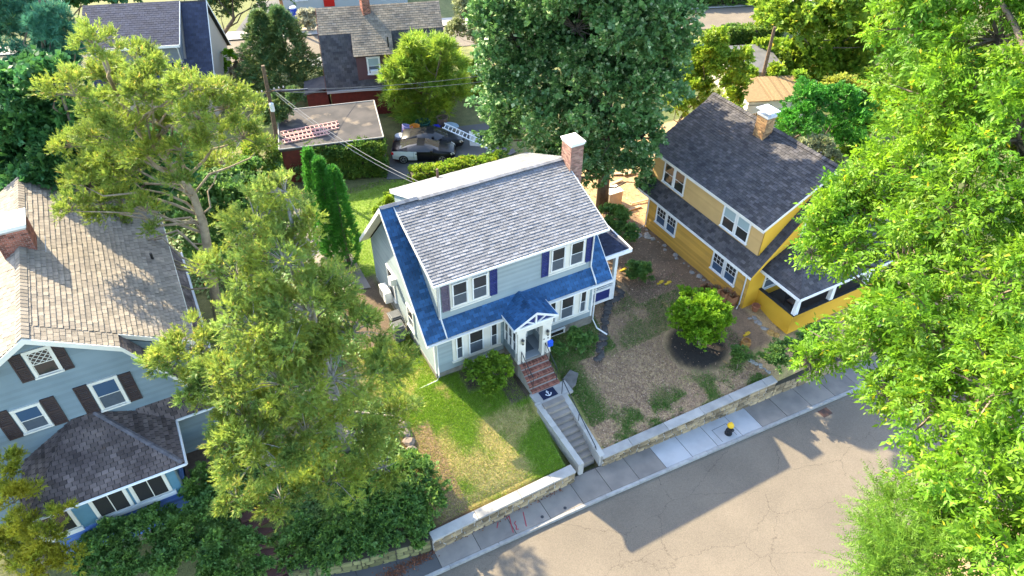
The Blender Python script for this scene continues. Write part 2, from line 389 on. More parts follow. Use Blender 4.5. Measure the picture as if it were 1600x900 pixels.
# soil, dry lawn and green lawn by place
def ground_mat():
    m = mk('lawn_soil', (.10, .085, .05)); nt = m.node_tree; n = nt.nodes; b = n['Principled BSDF']; b.inputs['Roughness'].default_value = .95
    at = n.new('ShaderNodeAttribute'); at.attribute_name = 'cover'
    geo = n.new('ShaderNodeNewGeometry')
    t = n.new('ShaderNodeTexNoise'); t.inputs['Scale'].default_value = 2.2; t.inputs['Detail'].default_value = 8; lk(nt, geo.outputs['Position'], t.inputs['Vector'])
    t2 = n.new('ShaderNodeTexNoise'); t2.inputs['Scale'].default_value = 14; t2.inputs['Detail'].default_value = 6; lk(nt, geo.outputs['Position'], t2.inputs['Vector'])
    mx = n.new('ShaderNodeMix'); mx.data_type = 'RGBA'; mx.blend_type = 'MULTIPLY'; mx.inputs[0].default_value = 1
    r = n.new('ShaderNodeValToRGB'); e = r.color_ramp.elements; e[0].position = .3; e[0].color = (.55, .55, .55, 1); e[1].position = .7; e[1].color = (1.3, 1.25, 1.2, 1)
    ad = n.new('ShaderNodeMath'); ad.operation = 'MULTIPLY_ADD'; lk(nt, t2.outputs[0], ad.inputs[0]); ad.inputs[1].default_value = .6
    mm = n.new('ShaderNodeMath'); mm.operation = 'MULTIPLY'; lk(nt, t.outputs[0], mm.inputs[0]); mm.inputs[1].default_value = .4; lk(nt, mm.outputs[0], ad.inputs[2])
    lk(nt, ad.outputs[0], r.inputs[0]); lk(nt, at.outputs['Color'], mx.inputs[6]); lk(nt, r.outputs[0], mx.inputs[7]); lk(nt, mx.outputs[2], b.inputs['Base Color'])
    bp = n.new('ShaderNodeBump'); bp.inputs['Strength'].default_value = .6; bp.inputs['Distance'].default_value = .05; lk(nt, t2.outputs[0], bp.inputs['Height']); lk(nt, bp.outputs[0], b.inputs['Normal'])
    return m
def vnoise(x, y, s=1.0, seed=0):
    def h(i, j): return (math.sin(i*127.1+j*311.7+seed*74.7)*43758.5453) % 1
    x *= s; y *= s; i, j = math.floor(x), math.floor(y); fx, fy = sstep(x-i), sstep(y-j)
    return (h(i,j)*(1-fx)+h(i+1,j)*fx)*(1-fy)+(h(i,j+1)*(1-fx)+h(i+1,j+1)*fx)*fy
def fb(x, y, s, seed=0): return .6*vnoise(x, y, s, seed)+.28*vnoise(x, y, s*2.3, seed+5)+.12*vnoise(x, y, s*5, seed+9)
TRENCH = [(8.0+.1*i, -2.3+.115*i) for i in range(26)]+[(10.6+.12*i, .65+.03*i) for i in range(10)]+[(11.7, 1.0+.15*i) for i in range(12)]
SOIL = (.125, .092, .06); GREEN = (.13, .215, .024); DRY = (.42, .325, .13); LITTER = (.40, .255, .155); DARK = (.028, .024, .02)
def lerp3(a, b, t): return tuple(a[i]+(b[i]-a[i])*t for i in range(3))
def cover(x, y):
    """ground colour and how much green grass grows here (0..1)"""
    q = fb(x, y, .55, 1); s = fb(x, y, 1.4, 3)
    if -3.3 < x < 3.75 and y < 0:                                # left front lawn
        dry = sstep((q-.36)*4+.12-.9*max(0, (x-1.2)/2.4)) if y < -2.6 and x > -2.8 else sstep((s-.62)*5)
        if x < -1.4 and y < -2.2-.1*x: return lerp3(LITTER, SOIL, .5), .12
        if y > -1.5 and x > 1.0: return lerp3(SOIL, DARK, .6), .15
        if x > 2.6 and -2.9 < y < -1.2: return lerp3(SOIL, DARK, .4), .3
        return lerp3(GREEN, DRY, dry*.85), 1-dry*.8
    if -2.8 < x < 0 and 0 <= y < 3.6: return lerp3(GREEN, DRY, sstep((s-.45)*4)*.7), .8
    if -2.5 < x < 0 and 3.6 <= y < 9: return SOIL, .03
    if x > 5.1 and x < 17 and y < 2:                              # right front lawn, mostly dry
        d = math.hypot(x-13.2, y+3.9)
        if min(math.hypot(x-a, y-b) for a, b in TRENCH) < .25: return lerp3(DARK, SOIL, .25), 0
        d += .5*(q-.5)
        edge = y-wall_y(x)
        gr = 0
        if x < 7.2 and y > -5.4: gr = .75*sstep((7.3-x)/1.0)
        if edge < 2.2 and s > .42: gr = max(gr, .8*sstep((2.2-edge)/1.4)*sstep((s-.42)*4))
        if y > -2.4: gr = max(gr, .35*sstep((q-.46)*6))
        if x < 9.4 and y > -2: gr = max(gr, .6)
        if y > -.2 and x > 12: return lerp3(SOIL, LITTER, .25), .03
        if x > 14.6 and y > -5.5: return lerp3(SOIL, LITTER, .35), .15
        k = sstep((2.0-d)/.7); return lerp3(lerp3(lerp3(LITTER, DRY, .2+.3*s), GREEN, gr*.8), DARK, k), gr*.9*(1-k)
    if x >= 9 and x < 17 and y < 8: return lerp3(SOIL, LITTER, .4*s), .05
    if x >= 9 and y < 16 and x < 30: return lerp3(DRY, LITTER, .6), .1
    if -4 < x < 6 and 9 < y < 18: return lerp3(GREEN, DRY, .15*s), .6
    if y > 26: return lerp3(lerp3(GREEN, SOIL, .6), DRY, sstep((q-.5)*3)*.5), .3
    if y < -14 or x > 26: return lerp3(lerp3(SOIL, GREEN, .55), DARK, .35), .3
    return lerp3(SOIL, GREEN, .3), .2
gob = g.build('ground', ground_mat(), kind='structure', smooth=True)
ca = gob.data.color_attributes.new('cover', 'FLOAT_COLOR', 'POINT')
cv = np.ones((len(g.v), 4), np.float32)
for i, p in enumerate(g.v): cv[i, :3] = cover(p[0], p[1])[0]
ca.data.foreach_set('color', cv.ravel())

# ---------------- street
def asphalt(name, c1, c2, cracks=True):
    m = mk(name, c1, c2, .35, rough=.92, bump=.6, bscale=70, spec=.15, detail=12, wear=((c1[0]*.78, c1[1]*.78, c1[2]*.80), .22, .60)); nt = m.node_tree; n = nt.nodes; b = n['Principled BSDF']
    if cracks:
        geo = n.new('ShaderNodeNewGeometry')
        nz = n.new('ShaderNodeTexNoise'); nz.inputs['Scale'].default_value = .9; nz.inputs['Detail'].default_value = 9; nz.inputs['Roughness'].default_value = .68; lk(nt, geo.outputs['Position'], nz.inputs['Vector'])
        ad = n.new('ShaderNodeMix'); ad.data_type = 'VECTOR'; ad.inputs[0].default_value = .42; lk(nt, geo.outputs['Position'], ad.inputs[4]); lk(nt, nz.outputs['Color'], ad.inputs[5])
        mpn = n.new('ShaderNodeMapping'); mpn.inputs['Scale'].default_value = (.42, .75, 1); lk(nt, ad.outputs[1], mpn.inputs[0])
        vo = n.new('ShaderNodeTexVoronoi'); vo.feature = 'DISTANCE_TO_EDGE'; vo.inputs['Scale'].default_value = 1.0; lk(nt, mpn.outputs[0], vo.inputs['Vector'])
        r = n.new('ShaderNodeMapRange'); r.inputs[1].default_value = .0005; r.inputs[2].default_value = .0045; r.inputs[3].default_value = .0; r.inputs[4].default_value = 1; lk(nt, vo.outputs[0], r.inputs[0])
        mk2 = n.new('ShaderNodeTexNoise'); mk2.inputs['Scale'].default_value = .45; mk2.inputs['Detail'].default_value = 3; lk(nt, geo.outputs['Position'], mk2.inputs['Vector'])
        r2 = n.new('ShaderNodeMapRange'); r2.inputs[1].default_value = .47; r2.inputs[2].default_value = .38; lk(nt, mk2.outputs[0], r2.inputs[0])
        mxx = n.new('ShaderNodeMath'); mxx.operation = 'MAXIMUM'; lk(nt, r.outputs[0], mxx.inputs[0]); lk(nt, r2.outputs[0], mxx.inputs[1])
        mr = n.new('ShaderNodeMapRange'); mr.inputs[3].default_value = .58; lk(nt, mxx.outputs[0], mr.inputs[0])
        mul = n.new('ShaderNodeMix'); mul.data_type = 'RGBA'; mul.blend_type = 'MULTIPLY'; mul.inputs[0].default_value = 1
        gn = n.new('ShaderNodeTexNoise'); gn.inputs['Scale'].default_value = 26; gn.inputs['Detail'].default_value = 4; lk(nt, geo.outputs['Position'], gn.inputs['Vector'])
        gm = n.new('ShaderNodeMapRange'); gm.inputs[1].default_value = .3; gm.inputs[2].default_value = .7; gm.inputs[3].default_value = .80; gm.inputs[4].default_value = 1.16; lk(nt, gn.outputs[0], gm.inputs[0])
        g2_ = n.new('ShaderNodeMath'); g2_.operation = 'MULTIPLY'; lk(nt, gm.outputs[0], g2_.inputs[0]); lk(nt, mr.outputs[0], g2_.inputs[1]); mr = g2_
        src = b.inputs['Base Color'].links[0].from_socket; lk(nt, src, mul.inputs[6]); lk(nt, mr.outputs[0], mul.inputs[7]); lk(nt, mul.outputs[2], b.inputs['Base Color'])
    return m
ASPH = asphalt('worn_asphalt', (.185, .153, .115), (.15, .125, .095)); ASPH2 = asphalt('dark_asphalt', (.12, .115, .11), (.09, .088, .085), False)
KY = [(-60, 1.2), (-14, -5.9), (-6, -8.05), (4.2, -8.40), (10, -8.72), (18.3, -9.18), (30, -9.9), (60, -12)]
def kerb_y(x):
    for (a, b), (c, d) in zip(KY, KY[1:]):
        if a <= x <= c: return b+(d-b)*(x-a)/(c-a)
    return KY[-1][1]
rx = [x for x in range(-60, 61, 2)]
m = M(); m.v = [(x, kerb_y(x)-.002, -2.36) for x in rx]+[(x, kerb_y(x)-7.6, -2.36) for x in rx]; k = len(rx)
m.f = [[k+i, k+i+1, i+1, i] for i in range(k-1)]; m.mi = [0]*(k-1); m.t = [.5]*(k-1)
m.build('road', ASPH, kind='structure')
# sidewalk slabs and kerb stones, one by one
sw = M(); sx = [-60, -40, -24]+[round(-14+i*.5, 2) for i in range(0, 90)]+[40, 60]
sw.v = [(x, kerb_y(x)+.14, -2.225) for x in sx]+[(x, kerb_y(x)+1.62, -2.225) for x in sx]; k = len(sx)
sw.f = [[i, i+1, k+i+1, k+i] for i in range(k-1)]; sw.mi = [0]*(k-1); sw.t = [.5]*(k-1)
walk = sw.build('sidewalk', mk('joint_sand', (.05, .045, .04)), kind='structure')
edges = [-14.4, -12.5, -10.6, -8.7, -6.7, -5.05, -3.45, -1.65, .05, 1.75, 3.45, 4.95, 6.45, 7.95, 9.45, 10.95, 12.45, 13.7, 15.3, 16.9, 18.5, 20.1, 21.7, 23.3, 25, 26.7, 28.4, 30.1, 31.8, 33.5]
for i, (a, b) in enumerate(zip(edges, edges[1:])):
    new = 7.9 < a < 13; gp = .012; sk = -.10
    z0, z1 = -2.28, -2.205+random.uniform(-.006, .006)+(.004 if new else 0)
    pl = [(a+gp, kerb_y(a)+.15, z0), (b-gp, kerb_y(b)+.15, z0), (b-gp+sk*0, kerb_y(b)+1.56, z0), (a+gp+sk*0, kerb_y(a)+1.56, z0)]
    mm = M().prism(pl, (0, 0, z1-z0), 0, random.random())
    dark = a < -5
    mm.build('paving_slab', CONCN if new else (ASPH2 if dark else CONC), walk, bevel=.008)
kx = -13.0
while kx < 34:
    ln = random.uniform(1.6, 2.3); a, b = kx+.006, kx+ln-.006
    M().prism([(a, kerb_y(a), -2.6), (b, kerb_y(b), -2.6), (b, kerb_y(b)+.142, -2.6), (a, kerb_y(a)+.142, -2.6)], (0, 0, .4+random.uniform(-.004, .004)), 0, random.random()).build('kerb_stone', CURB, walk, bevel=.012)
    kx += ln
# frame cut in the slab round the hydrant, utility covers, sprayed marks, drain
def sheet(poly, z, name, mat, parent=None, h=.004, **kw): return M().prism([(x, y, z) for x, y in poly], (0, 0, h)).build(name, mat, parent, **kw)
JD = mk('joint_dark', (.06, .06, .06))
mm = M()
for a, b, c, d in ((11.3, 11.32, -8.55, -7.75), (12.2, 12.22, -8.55, -7.75), (11.3, 12.22, -7.77, -7.75)): mm.box(a, b, c, d, -2.203, -2.1965)
mm.build('slab_joint', JD, walk)
for (x, y, lab) in ((2.58, -8.12, 'small round black valve cover in the pavement nearest the lawn stairs'), (1.45, -8.02, 'small round black valve cover in the pavement beside the red marks')):
    o = M().lathe([(.075, 0), (.075, .008), (.06, .010), (.0, .010)], (x, y+.1, -2.204), 14).build('valve_cover', BLACKM); tag(o, lab, 'cover', 'valve covers in the pavement')
REDP = mk('red_spray_paint', (.32, .05, .06), rough=.8)
pm = M()
def stroke(pts, w=.022):
    for (x0, y0), (x1, y1) in zip(pts, pts[1:]):
        d = V3((x1-x0, y1-y0, 0)); 
        if d.length < 1e-4: continue
        q = V3((-d.y, d.x, 0)).normalized()*w; pm.prism([V3((x0, y0, -2.1985))+q, V3((x0, y0, -2.1985))-q, V3((x1, y1, -2.1985))-q, V3((x1, y1, -2.1985))+q], (0, 0, .003))
for s in MARKS: stroke(s)
tag(pm.build('utility_marking', REDP), 'red sprayed utility marks, strokes like 1, 7, S and a slash, on the grey pavement', 'paint mark')
dm = M(); dm.box(17.0, 17.62, -9.75, -9.30, -2.40, -2.352)
o = tag(dm.build('drain_frame', mk('rusty_iron', (.10, .05, .035), (.06, .04, .03), 6, rough=.8), None), 'rusty storm drain grate in the road by the kerb', 'drain'); o.name = 'storm_drain'
for i in range(8): M().box(17.04+i*.07, 17.07+i*.07, -9.72, -9.33, -2.352, -2.338).build('grate_bar', BLACKM, o)

# ---------------- retaining walls: stones and coping blocks
def stone_wall(name, label, pts, zt, zb, smat, th=.42, coping=True, single=True, sl=(.28, .62), sh=(.16, .30), cw=None):
    """pts: front-face foot line [(x,y)..]; zt(i-th t) top height function of x"""
    root = thing(name, label, 'wall', (pts[0][0], pts[0][1], zb))
    for (x0, y0), (x1, y1) in zip(pts, pts[1:]):
        d = V3((x1-x0, y1-y0, 0)); Lg = d.length; u = d.normalized(); n = V3((u.y, -u.x, 0))
        core = M(); h0, h1 = zt(x0), zt(x1)
        o = V3((x0, y0, 0))
        core.prism([o+Z*zb-n*.03, o+u*Lg+Z*zb-n*.03, o+u*Lg+Z*h1-n*.03, o+Z*h0-n*.03], -n*(th-.03)); core.build('mortar_core', MORTAR if coping else DARKM, root)
        z = zb; row = 0
        while z < max(h0, h1)-.03:
            hh = random.uniform(*sh); x = -random.uniform(0, .3)
            while x < Lg:
                ln = random.uniform(*sl); a, b = max(x, 0)+.012, min(x+ln, Lg)-.012; x += ln
                top = min(z+hh, zt(x0+(x1-x0)*(a+b)/2/Lg)-.005)
                if b-a < .08 or top-z < .05: continue
                ch = min(.05, (b-a)*.25, (top-z)*.3); jt = lambda: random.uniform(-.018, .018)
                pr = random.uniform(.0, .035)
                P = lambda aa, bb, c: o+u*aa+Z*bb+n*c
                z0 = z+.012; c8 = [(a+ch+jt(), z0), (b-ch+jt(), z0+jt()*.5), (b, z0+ch+jt()), (b+jt()*.4, top-ch), (b-ch, top), (a+ch+jt(), top), (a, top-ch+jt()), (a, z0+ch)]
                vs = [P(q, r, -.04) for q, r in c8]+[P(q*.86+(a+b)/2*.14, r*.84+(z0+top)/2*.16, pr) for q, r in c8]
                mm = M().add(vs, [[i, (i+1) % 8, 8+(i+1) % 8, 8+i] for i in range(8)]+[[8+i for i in range(8)]], 0, random.random())
                mm.build('stone', smat, root)
            z += hh; row += 1
        if coping:
            x = 0
            while x < Lg-.05:
                ln = random.uniform(1.5, 2.2); b = min(x+ln, Lg)
                if Lg-b < .5: b = Lg
                a0, b0 = o+u*(x+.008), o+u*(b-.008); c = cw or .46
                za, zb2 = zt(x0+(x1-x0)*x/Lg), zt(x0+(x1-x0)*b/Lg)
                M().prism([a0+Z*za+n*.04, b0+Z*zb2+n*.04, b0+Z*zb2+n*(.04-c), a0+Z*za+n*(.04-c)], (0, 0, .11), 0, random.random()).build('coping_block', COPING, root, bevel=.012)
                x = b
    return root
DARKM = mk('dark_joint_earth', (.07, .06, .04), rough=.95)
stone_wall('retaining_wall', 'stone retaining wall with pale coping along the pavement below the left green lawn', [(-3.45, -7.18), (3.72, -7.02)], lambda x: -1.38-.02*(x+3.4), -2.25, STONEW)
stone_wall('retaining_wall', 'stone retaining wall with pale coping below the brown right lawn, beside the fire hydrant', [(5.28, -6.95), (15.5, -7.52)], lambda x: -1.62+.055*(x-5.2), -2.25, STONEW)
stone_wall('retaining_wall', 'mossy leaning rubble wall without coping below the ivy, left of the coped wall', [(-9.2, -5.55), (-6.4, -6.5), (-3.5, -7.1)], lambda x: -1.38-.03*(-3.5-x), -2.45, MOSSW, coping=False, sl=(.30, .68), sh=(.20, .36))
stone_wall('retaining_wall', 'rough low dry stone edging right of the coped wall, under the big tree', [(15.55, -7.5), (21, -7.85), (33, -8.6)], lambda x: -1.45, -2.25, STONEW, coping=False)
# ---------------- lawn stairs with cheek walls
st = thing('garden_stairs', 'straight flight of grey concrete steps climbing from the pavement to the brick stoop', 'stairs', (4.6, -6.5, -2.2))
NR = 11
for i in range(NR):
    y1 = -3.65-2.85*i/NR; y0 = y1-2.85/NR-.02; z = -.30-1.9*(i+1)/NR+.173-.0
    a, b = step_x((y0+y1)/2)
    M().box(a-.02, b+.02, y0, y1+.03, z-.35, z-.004*(i % 2), 0, random.random()).build('step', CONC, st, bevel=.012)
for sd in (0, 1):
    m = M()
    for k in range(5):
        ya, yb = -3.5-3.3*k/5+.006, -3.5-3.3*(k+1)/5-.006 if k < 4 else -6.86
        f = lambda y: (step_x(y)[0]-.30, step_x(y)[0]-.01) if sd == 0 else (step_x(y)[1]+.01, step_x(y)[1]+.30)
        zt = lambda y: (-.28-(-y-3.5)*.325) if sd == 0 else (-.28-(-y-3.5)*.36)
        (a0, a1), (b0, b1) = f(ya), f(yb)
        mm = M(); mm.add([(a0,ya,zt(ya)-.7),(a1,ya,zt(ya)-1.2),(b1,yb,zt(yb)-1.2),(b0,yb,zt(yb)-.7),(a0,ya,zt(ya)),(a1,ya,zt(ya)),(b1,yb,zt(yb)),(b0,yb,zt(yb))],
               [(0,1,2,3),(7,6,5,4),(4,5,1,0),(5,6,2,1),(6,7,3,2),(7,4,0,3)], 0, random.random())
        mm.build('cheek_block', COPING, st, bevel=.01)
ln = M().box(3.6, 5.62, -3.66, -2.86, -.45, -.30); ln.build('landing', COPING, st, bevel=.01)
tag(M().prism([(5.63, -3.45, -.46), (6.0, -3.3, -.46), (6.5, -2.75, -.46), (6.25, -2.35, -.46), (5.63, -2.7, -.46)], (0, 0, .1)).build('path', mk('stained_concrete', (.17, .155, .135), (.11, .10, .085), 2.5, rough=.95, bump=.4)), kind='structure')
hr = thing('stair_handrail', 'long black iron handrail down the right side of the concrete steps', 'handrail', (5.2, -5, -1.3))
def hx(y): return step_x(y)[1]+.06
zr = lambda y: -.30-1.9*(-3.65-y)/2.85
M().tube([(hx(y), y, zr(y)+.92) for y in (-3.5, -5, -6.45)]+[(hx(-6.55), -6.55, zr(-6.5)+.7)], .024, 8).build('rail', BLACKM, hr)
for y in (-3.55, -5.0, -6.4): M().tube([(hx(y), y, zr(y)-.1), (hx(y), y, zr(y)+.92)], .018, 6).build('post', BLACKM, hr)
# door mat with anchor
mt = thing('door_mat', 'navy door mat with a white anchor, on the landing above the concrete steps', 'mat', (4.4, -3.2, -.3))
M().box(4.03, 4.86, -3.50, -2.97, -.299, -.285).build('mat_body', mk('navy_mat', (.012, .018, .045), rough=.95, bump=.4, bscale=200), mt, bevel=.004)
am = M(); fr = frame((4.44, -3.235, -.284), X, Z, Y)
for a0, a1, b0, b1 in ((-.018, .018, -.14, .12), (-.07, .07, .05, .085)): am.lbox(fr, a0, a1, b0, b1, 0, .004)
for i in range(10):
    t0, t1 = math.pi*(1.08+.84*i/10), math.pi*(1.08+.84*(i+1)/10)
    p = lambda t, r: V3((4.44+r*math.cos(t), -3.245+r*math.sin(t), -.284))
    am.prism([p(t0, .12), p(t0, .155), p(t1, .155), p(t1, .12)], (0, 0, .0042))
for i in range(10):
    t0, t1 = 2*math.pi*i/10, 2*math.pi*(i+1)/10
    p = lambda t, r: V3((4.44+r*math.cos(t), -3.235+.145+r*math.sin(t), -.284))
    am.prism([p(t0, .02), p(t0, .042), p(t1, .042), p(t1, .02)], (0, 0, .0043))
for sx_ in (-1, 1): am.prism([(4.44+sx_*.175, -3.30, -.284), (4.44+sx_*.09, -3.30, -.284), (4.44+sx_*.15, -3.22, -.284)], (0, 0, .0044))
am.build('anchor_emblem', mk('white_print', (.75, .75, .75), rough=.9), mt)

def slope_roof(house, p0, p1, u, ur, mat, **kw):
    p0, p1, u = V3(p0), V3(p1), V3(u); d = p1-p0; d -= u*d.dot(u); L = d.length; w = d.normalized()
    return shingled(house, (p0, u, w, u.cross(w)), L, ur, mat, **kw)
def ridge_caps(house, p0, p1, mat, wd=.17, step=.2, drop=.12):
    p0, p1 = V3(p0), V3(p1); d = p1-p0; n = int(d.length/step); u = d.normalized(); s = u.cross(Z).normalized(); m = M()
    for i in range(n):
        a = p0+u*(i*step); b = a+u*(step+.03); h0, h1 = .03, .012
        m.add([a+s*wd-Z*drop+Z*h0, a+Z*h0, a-s*wd-Z*drop+Z*h0, b-s*wd-Z*drop+Z*h1, b+Z*h1, b+s*wd-Z*drop+Z*h1, a-Z*drop],
              [(0,1,4,5), (1,2,3,4), (2,1,0,6)], 0, random.random())
    m.build('ridge_caps', mat, house, kind='stuff')
def edge_board(house, pts, ofs, hgt, mat=None, name='rake_board', w=.03):
    """board hanging along a polyline edge: offset vector gives its thickness direction"""
    m = M(); o = V3(ofs)
    for a, b in zip(pts, pts[1:]): a, b = V3(a), V3(b); m.prism([a+Z*.03, b+Z*.03, b-Z*hgt, a-Z*hgt], o*w)
    return m.build(name, mat or WHITE, house)

# ================= main house
H = thing('main_house', 'blue grey house with grey dormer roof, shade-blue lower roof and gabled brick stoop', 'house', (4.5, 4.25, -.4))
M().prism([(.02, .02, .28), (.02, .02, 2.95), (.02, 4.25, 7.25), (.02, 8.48, 2.95), (.02, 8.48, .28)], (8.96, 0, 0)).build('wall_core', SIDING, H)
M().box(-.04, 9.04, -.04, 8.54, -.9, .28).build('foundation', STONE, H)
F0 = frame((0, 0, 0), X, -Y); FL = frame((0, 8.5, 0), -Y, -X); FR = frame((9, 0, 0), Y, X); FB = frame((9, 8.5, 0), -X, Y)
siding(H, F0, .28, 2.95, lambda z: (0, 9), SIDING)
gab = lambda z: (0, 8.5) if z < 2.95 else ((z-2.95)/1.02, 8.5-(z-2.95)/1.02)
siding(H, FL, .28, 7.2, gab, SIDING); siding(H, FR, .28, 7.2, gab, SIDING); siding(H, FB, .28, 2.95, lambda z: (0, 9), SIDING)
cb = M()
for fr, a in ((F0, 0), (F0, 8.9), (FL, 8.4)): cb.lbox(fr, a, a+.1, .28, 2.9, .002, .028)
cb.build('corner_board', WHITE, H)
E0 = (-.49, -.4, 2.82); RID = (-.49, 4.28, 7.60); Wd = 10.28; vd = .65*1.431
slope_roof(H, E0, (-.49, .25, 2.82+.65*1.0214), X, lambda v: (0, Wd), SHSHADE, nsingle=110, near=(3, -8, 12))
slope_roof(H, (-.49, .25, 2.82+.65*1.0214), RID, X, lambda v: (0, .93), SHSHADE, nsingle=60)
slope_roof(H, (-.49, .25, 2.82+.65*1.0214), RID, X, lambda v: (9.36, Wd), SHSHADE)
slope_roof(H, (9.79, 8.92, 2.84), (9.79, 4.28, 7.60), -X, lambda v: (0, Wd) if v < .95 else (Wd-1.94, Wd), SHSHADE)
# dormers
M().prism([(.46, .27, 3.0), (.46, .27, 5.86), (.46, 4.2, 7.25), (.46, 4.2, 3.0)], (8.39, 0, 0)).build('dormer_core', SIDING, H)
FD = frame((.44, .25, 0), X, -Y)
siding(H, FD, 3.46, 5.9, lambda z: (0, 8.43), SIDING)
siding(H, frame((.44, 4.2, 0), -Y, -X), 3.5, 7.0, lambda z: (4.2-min(4.2, (z-2.82)/1.0214-.4), 4.2-max(.25, .25+(z-5.84)/.354)), SIDING)
M().prism([(8.852, .26, 3.5), (8.852, .26, 5.84), (8.852, 4.0, 7.15)], (.015, 0, 0)).build('dormer_cheek', SIDING, H)
c2 = M(); c2.lbox(FD, 0, .1, 3.5, 5.88, .002, .028); c2.lbox(FD, 8.33, 8.43, 3.5, 5.88, .002, .028); c2.build('corner_board', WHITE, H)
slope_roof(H, (.18, -.1, 5.95), (.18, 4.28, 7.52), X, lambda v: (0, 9.22), SHGREY, nsingle=130, t=.026, gap=.014)
M().prism([(1.5, 8.15, 3.0), (1.5, 8.15, 5.6), (1.5, 4.4, 7.25), (1.5, 4.4, 3.0)], (7.4, 0, 0)).build('dormer_core', SIDING, H)
slope_roof(H, (9.75, 8.6, 5.60), (9.75, 4.22, 7.54), -X, lambda v: (0, 8.28), SHGREY, t=.013)
M().box(1.5, 9.74, 4.2, 4.3, 7.36, 7.49).build('ridge_shade_strip', NAVY, H)  # navy strip added to draw the shadow line under the ridge caps
ridge_caps(H, (-.45, 4.28, 7.66), (1.5, 4.28, 7.66), SHGREY, wd=.15, drop=.09); ridge_caps(H, (1.4, 4.24, 7.60), (9.75, 4.24, 7.60), SHGREY, wd=.15, drop=.05)
edge_board(H, [(1.455, 8.6, 5.57), (1.455, 4.4, 7.49)], (-1, 0, 0), .20); edge_board(H, [(9.76, 8.61, 5.56), (1.44, 8.61, 5.56)], (0, 1, 0), .2, name='fascia')
edge_board(H, [(.175, -.1, 5.95), (.175, 4.2, 7.49)], (-1, 0, 0), .16); edge_board(H, [(9.41, -.1, 5.95), (9.41, 4.2, 7.49)], (1, 0, 0), .16)
edge_board(H, [(-.495, -.42, 2.80), (-.495, 4.28, 7.58), (-.495, 8.95, 2.80)], (-1, 0, 0), .22); edge_board(H, [(9.795, -.42, 2.80), (9.795, 4.28, 7.58), (9.795, 8.95, 2.80)], (1, 0, 0), .22)
for x0, x1 in ((-.48, -.01), (9.01, 9.78)):
    M().prism([(x0, -.38, 2.68), (x0, 4.28, 7.44), (x0, 4.28, 7.41), (x0, -.38, 2.65)], (x1-x0, 0, 0)).build('soffit', CREAM, H); M().prism([(x0, 8.9, 2.68), (x0, 4.282, 7.435), (x0, 4.282, 7.405), (x0, 8.9, 2.65)], (x1-x0, 0, 0)).build('soffit', CREAM, H)
gt = M()
gt.prism([(-.52, -.41, 2.66), (-.52, -.41, 2.79), (-.52, -.52, 2.80), (-.52, -.50, 2.68)], (4.0, 0, 0)); gt.build('gutter', WHITE, H); gt = M(); gt.prism([(5.87, -.41, 2.66), (5.87, -.41, 2.79), (5.87, -.52, 2.80), (5.87, -.50, 2.68)], (3.95, 0, 0)); gt.build('gutter', WHITE, H)
gt = M(); gt.prism([(.15, -.105, 5.80), (.15, -.105, 5.93), (.15, -.22, 5.94), (.15, -.20, 5.82)], (9.28, 0, 0)); gt.build('gutter', WHITE, H)
# windows: two pairs above, two triples below, all on flat trim boards
def bank(fr, a0, a1, b0, b1, wins, shut=None, smat=None, panes=None):
    t = M(); t.lbox(fr, a0, a1, b0, b1, .003, .035); t.lbox(fr, a0-.05, a1+.05, b0-.07, b0, .003, .10); t.build('window_casing', CREAM, H)
    o, u, w, n = fr; f2 = (o+n*.03, u, w, n)
    for x0, x1, y0, y1 in wins: window(H, f2, x0, x1, y0, y1, fw=.045, sill=False)
    for i, (x0, x1) in enumerate(shut or []): shutter(H, fr, x0, x1, b0-.03, b1, smat[i], 'plum shutter' if smat[i] is PLUM else None)
bank(FD, .62, 2.62, 3.93, 5.42, [(.76, 1.46, 4.05, 5.36), (1.78, 2.48, 4.05, 5.36)], [(.2, .58), (2.66, 3.04)], [PLUM, NAVY])
bank(FD, 5.88, 7.96, 3.97, 5.5, [(6.02, 6.72, 4.09, 5.44), (7.10, 7.80, 4.09, 5.44)], [(5.46, 5.84), (8.0, 8.34)], [NAVY, NAVY])
bank(F0, .90, 3.52, .74, 2.42, [(1.12, 1.42, .84, 2.30), (1.80, 2.52, .84, 2.32), (2.98, 3.30, .84, 2.30)])
bank(F0, 6.12, 8.74, .78, 2.42, [(6.34, 6.66, .88, 2.30), (7.02, 7.74, .88, 2.32), (8.18, 8.50, .88, 2.30)])
for a, b in ((1.75, 2.75), (6.3, 7.25)):
    f2 = frame((0, -.045, 0), X, -Y); window(H, f2, a, b, -.13, .19, 'single', fw=.05, sill=False)
for a0, a1, b0, b1 in ((2.55, 3.35, 1.0, 2.85), (5.2, 5.9, .9, 2.2)): window(H, FL, a0, a1, b0, b1, fw=.09, trim=WHITE)
M().lbox(FL, 3.5, 3.9, 2.55, 2.95, .01, .35).build('vent_hood', WHITE, H)
chimney(H, 9.32, 10.05, 3.42, 4.3, .0, 8.62, BRICKP, WHITE, 'pyramid')
M().lathe([(.07, 0), (.07, .62), (.05, .63)], (4.04, 8.2, 5.7), 10).build('vent_pipe', mk('rusty_pipe', (.16, .10, .07), rough=.7), H, smooth=False)
DS = [(.50, -.16, 5.82), (.50, .12, 5.6), (.50, .17, 3.62), (.50, -.36, 3.05), (.50, -.45, 2.84)]
gutter_pipe(H, DS); gutter_pipe(H, [(p[0]+8.28, p[1], p[2]) for p in DS])
gutter_pipe(H, [(.08, -.42, 2.7), (.08, -.1, 2.45), (.08, -.08, .1), (-.1, -.18, -.02), (-1.75, -.24, -.10)])
gutter_pipe(H, [(9.05, -.42, 2.7), (9.05, -.1, 2.5), (9.05, -.08, .05), (9.1, -.5, -.3), (9.35, -1.1, -.38)])
